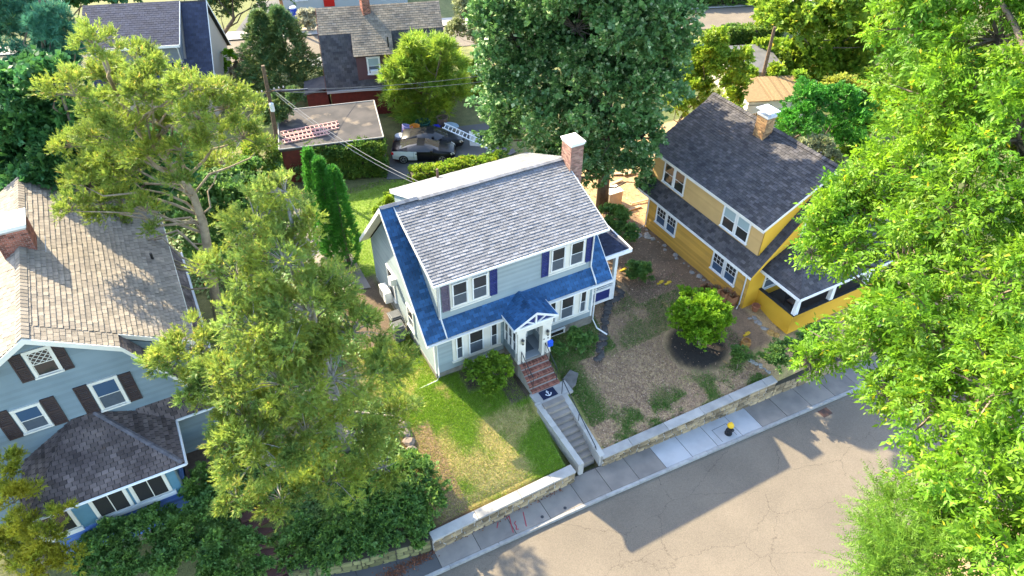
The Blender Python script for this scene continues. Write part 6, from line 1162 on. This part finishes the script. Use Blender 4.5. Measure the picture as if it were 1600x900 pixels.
def plant(key, name, label, cat, kind, mat, n, leaf, group=None, bark=None, trunk_r=.2, subk=14, subr=.36, squash=.85, zmin=-.35, limbf=.72, bias=.15, hang=0.0, accent=.03, twig=True, base=None, singles=0, fill=None, lobes=None, crown='crown', stems=1):
    t = TREES.get(key, {}); lobes = lobes or t['lobes']; bx, by = base or t['base']; bz = gz(bx, by)-.05; bark = bark or BARK
    root = thing(name, label, cat, (bx, by, bz), group)
    P, D, TN, SUB = lobe_sprays(lobes, n//len(tpl(kind)), subk, subr, squash, zmin, bias, hang)
    V, tone, arr = sprays(P, D, kind, leaf, TN, accent)
    if singles:
        b, d, s, nn, L, w = arr; q = np.array(cam.matrix_world.inverted()); h = np.c_[b, np.ones(len(b))] @ q.T
        u, v = h[:, 0]/-h[:, 2]*1105.43, h[:, 1]/-h[:, 2]*1105.43; ok = (abs(u) < 780) & (abs(v) < 430)
        size = np.where(ok, L/-h[:, 2], 0); idx = np.argsort(-size)[:singles]; vis = set(idx.tolist())
        keep = np.ones(len(b), bool); keep[idx] = False; V = V.reshape(-1, 4, 3)
        cw = npmesh(crown, V[keep].reshape(-1, 3), 4, tone[keep], mat, root, kind='stuff')
        ms = []
        for k in range(6):
            mm = M(); mm.add([(0, 0, 0), (.5, .48, .16), (0, 1, -.1), (-.5, .48, .16)], [(0, 1, 2, 3)], 0, .2+.1*k); ms.append(mm.build('leaf', mat, local=True, link_it=False).data)
        for i in idx:
            o = bpy.data.objects.new('leaf', ms[min(5, max(0, int((tone[i]-.15)*10)))]); COL.objects.link(o); o.parent = root; o.matrix_parent_inverse = Matrix.Translation(-wl(root))
            mx = Matrix((V3(s[i])*w[i], V3(d[i])*L[i], V3(nn[i])*w[i])).transposed().to_4x4(); o.matrix_basis = Matrix.Translation(V3(b[i])) @ mx
    else: npmesh(crown, V, 3 if kind in TRI else 4, tone, mat, root)
    # wood
    B = V3((bx, by, bz)); cs = [V3(l[:3]) for l in lobes]; top = max(cs, key=lambda c: c.z); ax = sum(cs, V3())/len(cs)
    tp = [V3(p) for p in t['trunk']] if 'trunk' in t else None
    if tp: path = [B]+[p for p in tp if p.z > bz+.5]
    else:
        mid = B.lerp(top, .5); mid.x += (ax.x-bx)*.3+random.uniform(-.2, .2); mid.y += (ax.y-by)*.3
        path = [B, B.lerp(mid, .5)+V3((random.uniform(-.1, .1), random.uniform(-.1, .1), 0)), mid, mid.lerp(top, .55), top]
    k = len(path); M().tube(path, [trunk_r*(1-.85*i/(k-1)) for i in range(k)], 9).build('trunk', bark, root, smooth=True)
    def on(path, z):
        for a, b in zip(path, path[1:]):
            if a.z <= z <= b.z: return a.lerp(b, (z-a.z)/max(1e-6, b.z-a.z))
        return path[-1] if z > path[-1].z else path[0].lerp(path[1], .3)
    if trunk_r > .05:
        for c, l in zip(cs, lobes):
            s0 = on(path, bz+(c.z-bz)*limbf-l[3]*.3); m_ = s0.lerp(c, .5)+Z*(.12*(c-s0).length)*random.uniform(-.3, .9)+V3((random.uniform(-.2, .2), random.uniform(-.2, .2), 0))
            rr = min(trunk_r*.26, .02+.015*(c-s0).length)*min(1, .25+l[3]/1.2); jj = lambda q: q+V3((random.gauss(0, .07), random.gauss(0, .07), random.gauss(0, .06)))*(c-s0).length; M().tube([s0, jj(s0.lerp(m_, .5)), m_, jj(m_.lerp(c, .5)), c], [rr, rr*.85, rr*.7, rr*.5, rr*.3], 6).build('limb', bark, root, smooth=True)
        if twig:
            m_ = M()
            for c, q in SUB[::1]:
                c, q = V3(c), V3(q); l = (q-c).length; m_.tube([c.lerp(q, -.1), c.lerp(q, .5)+Z*random.uniform(-.1, .15)*l, c.lerp(q, 1.05)], [.022*trunk_r/.25, .014*trunk_r/.25, .006], 4, cap=False)
            m_.build('twigs', bark, root, kind='stuff')
    return root
GREYB = mk('grey_twig_bark', (.34, .31, .27), (.22, .195, .165), 6, rough=.95)
plant('juniperA', 'juniper_tree', 'huge olive green evergreen filling the gap left of the main house', 'tree', 'juniper', LM['juniper'], 195000, .165, bark=GREYB, trunk_r=.30, subk=22, subr=.26, bias=.12, squash=.75, accent=.035)
plant('juniperB', 'juniper_tree', 'smaller olive evergreen with pale dead twigs in front of the left house corner', 'tree', 'juniper', LM['juniper'], 60000, .16, bark=GREYB, trunk_r=.22, subk=15, subr=.30, squash=.7, accent=.05)
plant('lean', 'leaning_cedar', 'tall yellow olive evergreen with a bare leaning forked trunk, behind the left house', 'tree', 'juniper', LM['lean'], 150000, .17, bark=BARKP, trunk_r=.27, subk=20, subr=.27, squash=.85, limbf=.86, accent=.04)
plant('mapleleft', 'maple_tree', 'deep green maple behind the leaning evergreen at the left edge', 'tree', 'maple', LM['darkmaple'], 56000, .27, trunk_r=.3, twig=False, accent=.03)
plant('understory', 'shrub_thicket', 'dark shrub thicket under the leaning evergreen beside the left house', 'shrub', 'broad', LM['shrub'], 20000, .27, trunk_r=.05)
plant('farleft', 'oak_tree', 'dark green tree at the top left edge beyond the grey house', 'tree', 'maple', LM['darkmaple'], 16000, .4, trunk_r=.25, twig=False)
plant('fillshrub', 'shrub_thicket', 'sunlit green thicket round the white shed and the grey garage', 'shrub', 'broad', LM['bright'], 15000, .3, trunk_r=.04)
plant('sidetree', 'broadleaf_tree', 'mid green tree behind the lime tree, right of the yellow house', 'tree', 'maple', LM['bright'], 20000, .34, trunk_r=.25, twig=False, base=(35, 1), lobes=[(35, 1, 6.5, 2.6), (33.4, 0, 5, 2.0), (36.6, 2, 5.2, 2.1), (34.6, 3, 4.6, 2.0), (35.8, -1, 4.4, 1.9), (35, 1, 8.6, 1.7)])
plant('pineleft', 'pine_tree', 'blue green pine in the top left corner', 'tree', 'tuft', LM['pine'], 80000, .36, trunk_r=.3, twig=False)
plant('backoak', 'oak_tree', 'dark tree at the top edge between the grey house and the red house', 'tree', 'broad', LM['spruce'], 14000, .3, trunk_r=.25)
plant('bamboo', 'bamboo_clump', 'bright yellow green bamboo clump in front of the red house', 'tree', 'bamboo', LM['bamboo'], 60000, .34, trunk_r=.10, bias=.35, hang=.3, subk=18)
plant('bigmaple', 'maple_tree', 'very large dark green maple rising behind the main house chimney', 'tree', 'maple', LM['bigmaple'], 165000, .215, trunk_r=.42, subk=24, subr=.34, accent=.12, bark=mk('dark_bark', (.10, .08, .06), (.06, .05, .04), 6, rough=.95, bump=.6))
plant('rightbushtree', 'small_tree', 'bushy yellow green tree between the big maple and the yellow house ridge', 'tree', 'broad', LM['bright'], 28000, .24, trunk_r=.14, twig=False)
plant('upperright', 'broadleaf_tree', 'wide bright green tree at the top right beyond the white shed', 'tree', 'maple', LM['bright'], 42000, .34, trunk_r=.25, subk=18, twig=False)
plant('darkshrub', 'tall_shrub', 'large dark green rounded shrub behind the ridge of the yellow house', 'shrub', 'broad', LM['arbor'], 26000, .19, trunk_r=.08, bias=.4, twig=False)
plant('yellowshrub', 'small_tree', 'golden yellow small tree between the dark shrub and the lime tree', 'tree', 'broad', LM['yellow'], 9000, .17, trunk_r=.08)
plant('greyshrub', 'tall_shrub', 'grey green shrub close behind the yellow house ridge, under the dark shrub', 'shrub', 'broad', LM['pale'], 9000, .15, trunk_r=.08)
plant('streettree', 'street_tree', 'small yellow green street tree beside the clipped hedge at the top right', 'tree', 'broad', LM['bright'], 9000, .28, trunk_r=.09)
plant('paletree', 'small_tree', 'pale grey green wispy tree left of the big maple', 'tree', 'broad', LM['pale'], 16000, .2, trunk_r=.09, subr=.42)
plant('weeds', 'weed_clump', 'sunlit yellow green weeds between the bamboo and the big maple', 'plants', 'broad', LM['bright'], 6000, .2, trunk_r=.03)
plant('fernbush', 'sumac_shrub', 'green ferny shrub in front of the garage, beside the utility pole', 'shrub', 'pinnate', LM['shrub'], 9000, .2, trunk_r=.03)
plant('rearbush', 'low_shrub', 'small sunlit yellow green bush at the rear left corner of the main house', 'shrub', 'broad', LM['bright'], 5000, .12, trunk_r=.03)
plant('goldcypress', 'golden_cypress', 'golden yellow cypress in the bottom left corner before the left porch', 'tree', 'juniper', LM['gold'], 36000, .16, trunk_r=.12, bias=.45, subk=14, subr=.34)
plant('rhodohedge', 'rhododendron_bank', 'broad dark green rhododendron bank below the left porch windows', 'shrub', 'broad', LM['shrub'], 34000, .15, trunk_r=.04, bias=.4, zmin=0, base=(-13.8, -3.4))
plant('darkbush', 'dark_shrub', 'very dark green bush left of the brown timber steps', 'shrub', 'broad', LM['shrub'], 16000, .12, trunk_r=.04, bias=.3, zmin=0)
plant('ivyhedge', 'ivy_bank', 'mixed ivy and shrub bank spilling over the mossy wall by the street', 'shrub', 'broad', LM['shrub'], 42000, .14, trunk_r=.04, bias=.3, zmin=0, accent=.08)
plant('rhodo', 'rhododendron', 'yellow green rhododendron with a bare pale stem left of the brick stoop', 'shrub', 'broad', LM['rhodo'], 7000, .14, trunk_r=.06, bias=.3, bark=GREYB)
plant('frontbush', 'low_shrub', 'rounded green bush under the right front windows of the main house', 'shrub', 'broad', LM['shrub'], 6500, .11, trunk_r=.04, bias=.4)
plant('roundbush', 'round_bush', 'round fresh green bush on a dark mulch bed in the brown right lawn', 'shrub', 'broad', LM['round'], 22000, .135, trunk_r=.08, bias=.45, zmin=-.1, subr=.3)
plant('lawnbush', 'low_shrub', 'small dark bush near the right end of the brown lawn', 'shrub', 'broad', LM['shrub'], 5000, .09, trunk_r=.03, bias=.4, zmin=0)
plant('sidebush', 'low_shrub', 'rounded green bush on bare soil between the main house and the yellow house', 'shrub', 'broad', LM['shrub'], 7000, .12, trunk_r=.04, bias=.4, zmin=0)
plant('rearsidebush', 'large_shrub', 'large dark shrub beside the side porch roof, near the maple trunk', 'shrub', 'broad', LM['shrub'], 10000, .15, trunk_r=.05, bias=.3, zmin=0)
plant('darkporchbush', 'shrub_row', 'row of dark blue green shrubs in the shade below the yellow porch', 'shrub', 'broad', LM['shrub'], 16000, .11, trunk_r=.04, bias=.3, zmin=0)
plant('brightshrub', 'low_shrub', 'bright green shrub against the right gable of the grey house', 'shrub', 'broad', LM['round'], 6000, .2, trunk_r=.03)
plant('pinkshrub', 'hydrangea', 'pale pinkish flowering shrub between the grey house and the spruces', 'shrub', 'broad', LM['pink'], 5000, .16, trunk_r=.03)
plant('whiteflower', 'flowering_shrub', 'whitish flowering shrub by the brick paving on the back street', 'shrub', 'broad', LM['white'], 5000, .2, trunk_r=.03)
plant('treebehindgarage', 'large_shrub', 'green shrub left of the garage at the foot of the utility pole', 'shrub', 'broad', LM['bright'], 9000, .18, trunk_r=.04)
plant('shrubbehind', 'small_tree', 'dark green small tree behind the utility pole', 'tree', 'broad', LM['spruce'], 11000, .18, trunk_r=.06)
plant('righttree', 'walnut_tree', 'towering lime green tree filling the right side of the view', 'tree', 'pinnate', LM['lime'], 150000, .114, bark=BARK, trunk_r=.42, subk=24, subr=.30, bias=0, hang=.7, accent=.018, singles=300, zmin=-.7, limbf=.95)
plant('feathery', 'locust_tree', 'feathery green branches reaching over the road at the lower right', 'tree', 'feather', LM['feather'], 26000, .17, bark=BARK, trunk_r=.12, subk=9, subr=.5, bias=-.05, hang=.15, accent=.02)
# conical evergreens
def cone(key, name, label, kind, mat, n, leaf, group=None, pw=.6, ragged=.2):
    c = CONES[key]; bx, by = c['base']; h, r = c['h'], c['r']; root = thing(name, label, 'tree', (bx, by, 0), group); m = n//len(tpl(kind))
    t = rng.random(m)**.8; a = rng.random(m)*2*np.pi; lob = 1+ragged*np.sin(a*3+t*9)+ragged*np.sin(a*7-t*23)
    rr = r*np.minimum(1, (1-t)**pw*1.15)*np.minimum(1, .55+t*4)*lob*rng.uniform(.72, 1.05, m); z = .1+t*(h-.25)
    P = np.c_[bx+rr*np.cos(a), by+rr*np.sin(a), z]; D = norm(np.c_[np.cos(a)*.8, np.sin(a)*.8, np.full(m, .75 if pw < .6 else .25)]+rng.normal(size=(m, 3))*.3)
    V, tn, _ = sprays(P, D, kind, leaf, .45+.16*np.sin(a*5+z*3)+rng.normal(0, .08, m), .04); npmesh('crown', V, 3 if kind in TRI else 4, tn, mat, root)
    M().tube([(bx, by, -.1), (bx, by, h*.92)], [.11, .02], 7).build('trunk', BARK, root)
cone('arb1', 'arborvitae', 'slender bright green arborvitae, the rear left of the three columns', 'juniper', LM['arbor'], 34000, .15, 'arborvitae columns', .45, .12)
cone('arb2', 'arborvitae', 'bright green arborvitae, the middle of the three columns', 'juniper', LM['arbor'], 44000, .15, 'arborvitae columns', .45, .12)
cone('arb3', 'arborvitae', 'stout bright green arborvitae nearest the main house', 'juniper', LM['arbor'], 44000, .15, 'arborvitae columns', .45, .12)
cone('spr1', 'spruce_tree', 'left of two pointed spruces between the pole and the back street', 'juniper', LM['spruce'], 40000, .26, 'spruces by the back street', .8, .3)
cone('spr2', 'spruce_tree', 'right of two pointed spruces, next to the red house', 'juniper', LM['spruce'], 46000, .26, 'spruces by the back street', .8, .3)
# clipped hedges
def hedge(name, label, pts, h, w, n, leaf, mat, zb=0):
    root = thing(name, label, 'hedge', (*pts[0], zb)); VS = []; TS = []; segs = list(zip(pts, pts[1:])); tot = sum(math.dist(a, b) for a, b in segs); q = M()
    for a, b in segs:
        d = np.array(b)-np.array(a); L = np.linalg.norm(d); d /= L; nrm = np.array([-d[1], d[0]]); m = int(n*L/tot/len(tpl('broad')))
        s = rng.random(m)*L; face = rng.random(m); top = face < w/(w+2*h); sd = np.where(rng.random(m) < .5, -1, 1)
        ofs = np.where(top, rng.uniform(-.5, .5, m)*w, sd*w*.5); z = np.where(top, h, rng.random(m)*h)+.08*np.sin(s*2.1)+rng.normal(0, .04, m)
        P = np.c_[a[0]+d[0]*s+nrm[0]*ofs, a[1]+d[1]*s+nrm[1]*ofs, zb+z]; D = norm(np.c_[np.where(top, 0, sd*nrm[0]), np.where(top, 0, sd*nrm[1]), np.where(top, 1, .4)]+rng.normal(size=(m, 3))*.45)
        V, t, _ = sprays(P, D, 'broad', leaf, .45+.15*np.sin(s*1.7+z*4)+rng.normal(0, .1, m), .05); VS.append(V); TS.append(t)
        u = V3((*d, 0)); e = V3((*nrm, 0))*w*.42; A = V3((*a, zb)); q.prism([A-e, A+e, A+e+u*L, A-e+u*L], (0, 0, h*.93))
    npmesh('foliage', np.concatenate(VS), 4, np.concatenate(TS), mat, root); q.build('inner_stems', DARKM, root)
hedge('ivy_hedge', 'tall ivy covered hedge in front of the flat garage', [(-.2, 21.25), (4.75, 19.35)], 2.25, 1.1, 32000, .18, LM['box'])
hedge('clipped_hedge', 'low sunlit hedge running behind the main house roof', [(5.6, 17.0), (8.5, 16.6), (12.2, 16.0)], .95, .9, 13000, .17, LM['bright'])
hedge('clipped_hedge', 'clipped oblong hedge beside the back street at the top right', [(41.6, 26.6), (46.6, 24.8)], 1.15, 1.3, 8000, .24, LM['box'])
hedge('street_hedge', 'dark hedge across the back street at the top right', [(40, 38.5), (52, 33.5)], 1.6, 1.6, 9000, .32, LM['shrub'])
# ---------------- grass, leaf litter
def scatter(n, x0, x1, y0, y1, keepf):
    out = []
    while len(out) < n:
        x, y = random.uniform(x0, x1), random.uniform(y0, y1); c, gr = cover(x, y)
        if random.random() < keepf(x, y, c, gr): out.append((x, y, gz(x, y), gr))
    return np.array(out)
def inlot(x, y): 
    if 3.45 < x < 5.65 and y < -1.3: return 0
    if 0 < x < 9 and y > -.05 and y < 8.5: return 0
    if y < wall_y(x)-.05: return 0
    return 1
def blades(name, pts, h, w, mat, **k):
    n = len(pts); P = pts[:, :3].copy(); P[:, 2] -= .01; a = rng.random(n)*2*np.pi; s = np.c_[np.cos(a), np.sin(a), np.zeros(n)]*w*rng.uniform(.6, 1.3, (n, 1)); H = h*rng.uniform(.5, 1.3, n)
    tip = P+np.c_[rng.normal(0, .55, n)*H, rng.normal(0, .55, n)*H, H]; V = np.stack([P-s, P+s, tip], 1).reshape(-1, 3)
    return npmesh(name, V, 3, np.clip(.45+pts[:, 3]*.0+rng.normal(0, .2, n), .02, .98), mat, **k)
GR = leafmat('grass_blade', (.22, .37, .020), (.5, .46, .14), .48, tone=.4)
GRD = leafmat('dry_grass_blade', (.50, .42, .15), (.52, .43, .2), .35, tone=.35)
p = scatter(60000, -3.2, 3.5, -6.75, 3.5, lambda x, y, c, gr: inlot(x, y)*gr); blades('lawn_grass', p, .075, .012, GR, kind='stuff', label='green grass of the left front lawn', cat='grass')
p = scatter(40000, -3.2, 3.5, -6.75, 3.5, lambda x, y, c, gr: inlot(x, y)*(1.05-gr)*(.0 if c[1] < .08 else 1)); blades('dry_grass', p, .055, .013, GRD, kind='stuff', label='bleached dry patches of the left front lawn', cat='grass')
p = scatter(36000, 5.1, 15.5, -7.3, 1.0, lambda x, y, c, gr: inlot(x, y)*gr); blades('lawn_grass', p, .10, .014, leafmat('shade_grass_blade', (.10, .22, .035), (.30, .27, .13), .38), kind='stuff', label='green tufts and weeds in the brown right lawn', cat='grass')
p = scatter(30000, -4, 6.5, 9, 18.5, lambda x, y, c, gr: .8); blades('lawn_grass', p, .09, .018, GR, kind='stuff', label='green grass behind the main house', cat='grass')
def litter(name, pts, l, mat, **k):
    n = len(pts); P = pts[:, :3]+np.array([0, 0, .012]); a = rng.random(n)*2*np.pi; d = np.c_[np.cos(a), np.sin(a), rng.normal(0, .25, n)]; e = np.c_[-np.sin(a), np.cos(a), rng.normal(0, .35, n)]; L = l*rng.uniform(.5, 1.3, (n, 1))
    V = np.stack([P-d*L*.5, P+e*L*.3+[0, 0, .012], P+d*L*.5, P-e*L*.3+[0, 0, .012]], 1).reshape(-1, 3); return npmesh(name, V, 4, np.clip(rng.normal(.45, .22, n), .02, .98), mat, **k)
LIT = leafmat('dry_leaf', (.36, .225, .14), (.54, .38, .25), .18, tone=.55); LITR = leafmat('russet_leaf', (.20, .075, .035), (.32, .13, .06), .15, tone=.5)
p = scatter(26000, 5.2, 15.4, -7.3, 1.2, lambda x, y, c, gr: inlot(x, y)*(1-gr)*(.02 if math.hypot(x-13.2, y+3.9) < 1.8 or c[0] < .05 else 1)); litter('leaf_litter', p, .07, LIT, kind='stuff', label='dry leaf litter over the brown right lawn', cat='leaf litter')
p = scatter(7000, 9.2, 24, -2, 14, lambda x, y, c, gr: .9 if not (16.6 < x and y < 6) else 0); litter('leaf_litter', p, .10, LIT, kind='stuff', label='dry leaves and chips on the bare soil between the houses', cat='leaf litter')
def notwall(x, y, c, gr): return 1 if y > wall_y(x)+.3+(min(2.2, (-3.4-x)*.33) if x < -3.4 else 0) and not (-10.4 < x < -8.6 and y < -2.2) else 0
p = scatter(15000, -12, -3.0, -6.8, 0, notwall); p[:, 2] += rng.uniform(.02, .22, len(p)); litter('ivy_ground_cover', p, .17, LM['shrub'], kind='stuff', label='ivy leaves covering the bank above the mossy wall', cat='ground cover')
p = scatter(9000, -13, -2.6, 3, 20, lambda x, y, c, gr: 0 if x < -8.8 and y < 12.5 else .8); p[:, 2] += rng.uniform(.02, .25, len(p)); litter('ground_cover', p, .22, LM['shrub'], kind='stuff', label='low green ground cover under the leaning evergreen', cat='ground cover')
pp = np.array([(random.gauss(-5.3, .45), random.gauss(-7.25, .18)) for _ in range(420)]+[(random.gauss(-4.1, .35), random.gauss(-7.2, .12)) for _ in range(300)]+[(random.uniform(-3, 3), random.gauss(-7.12, .06)) for _ in range(160)])
pp = np.c_[pp, np.full(len(pp), -2.2), np.zeros(len(pp))]; litter('leaf_pile', pp, .075, LITR, kind='stuff', label='russet fallen leaves heaped on the pavement at the end of the coped wall', cat='leaf litter')
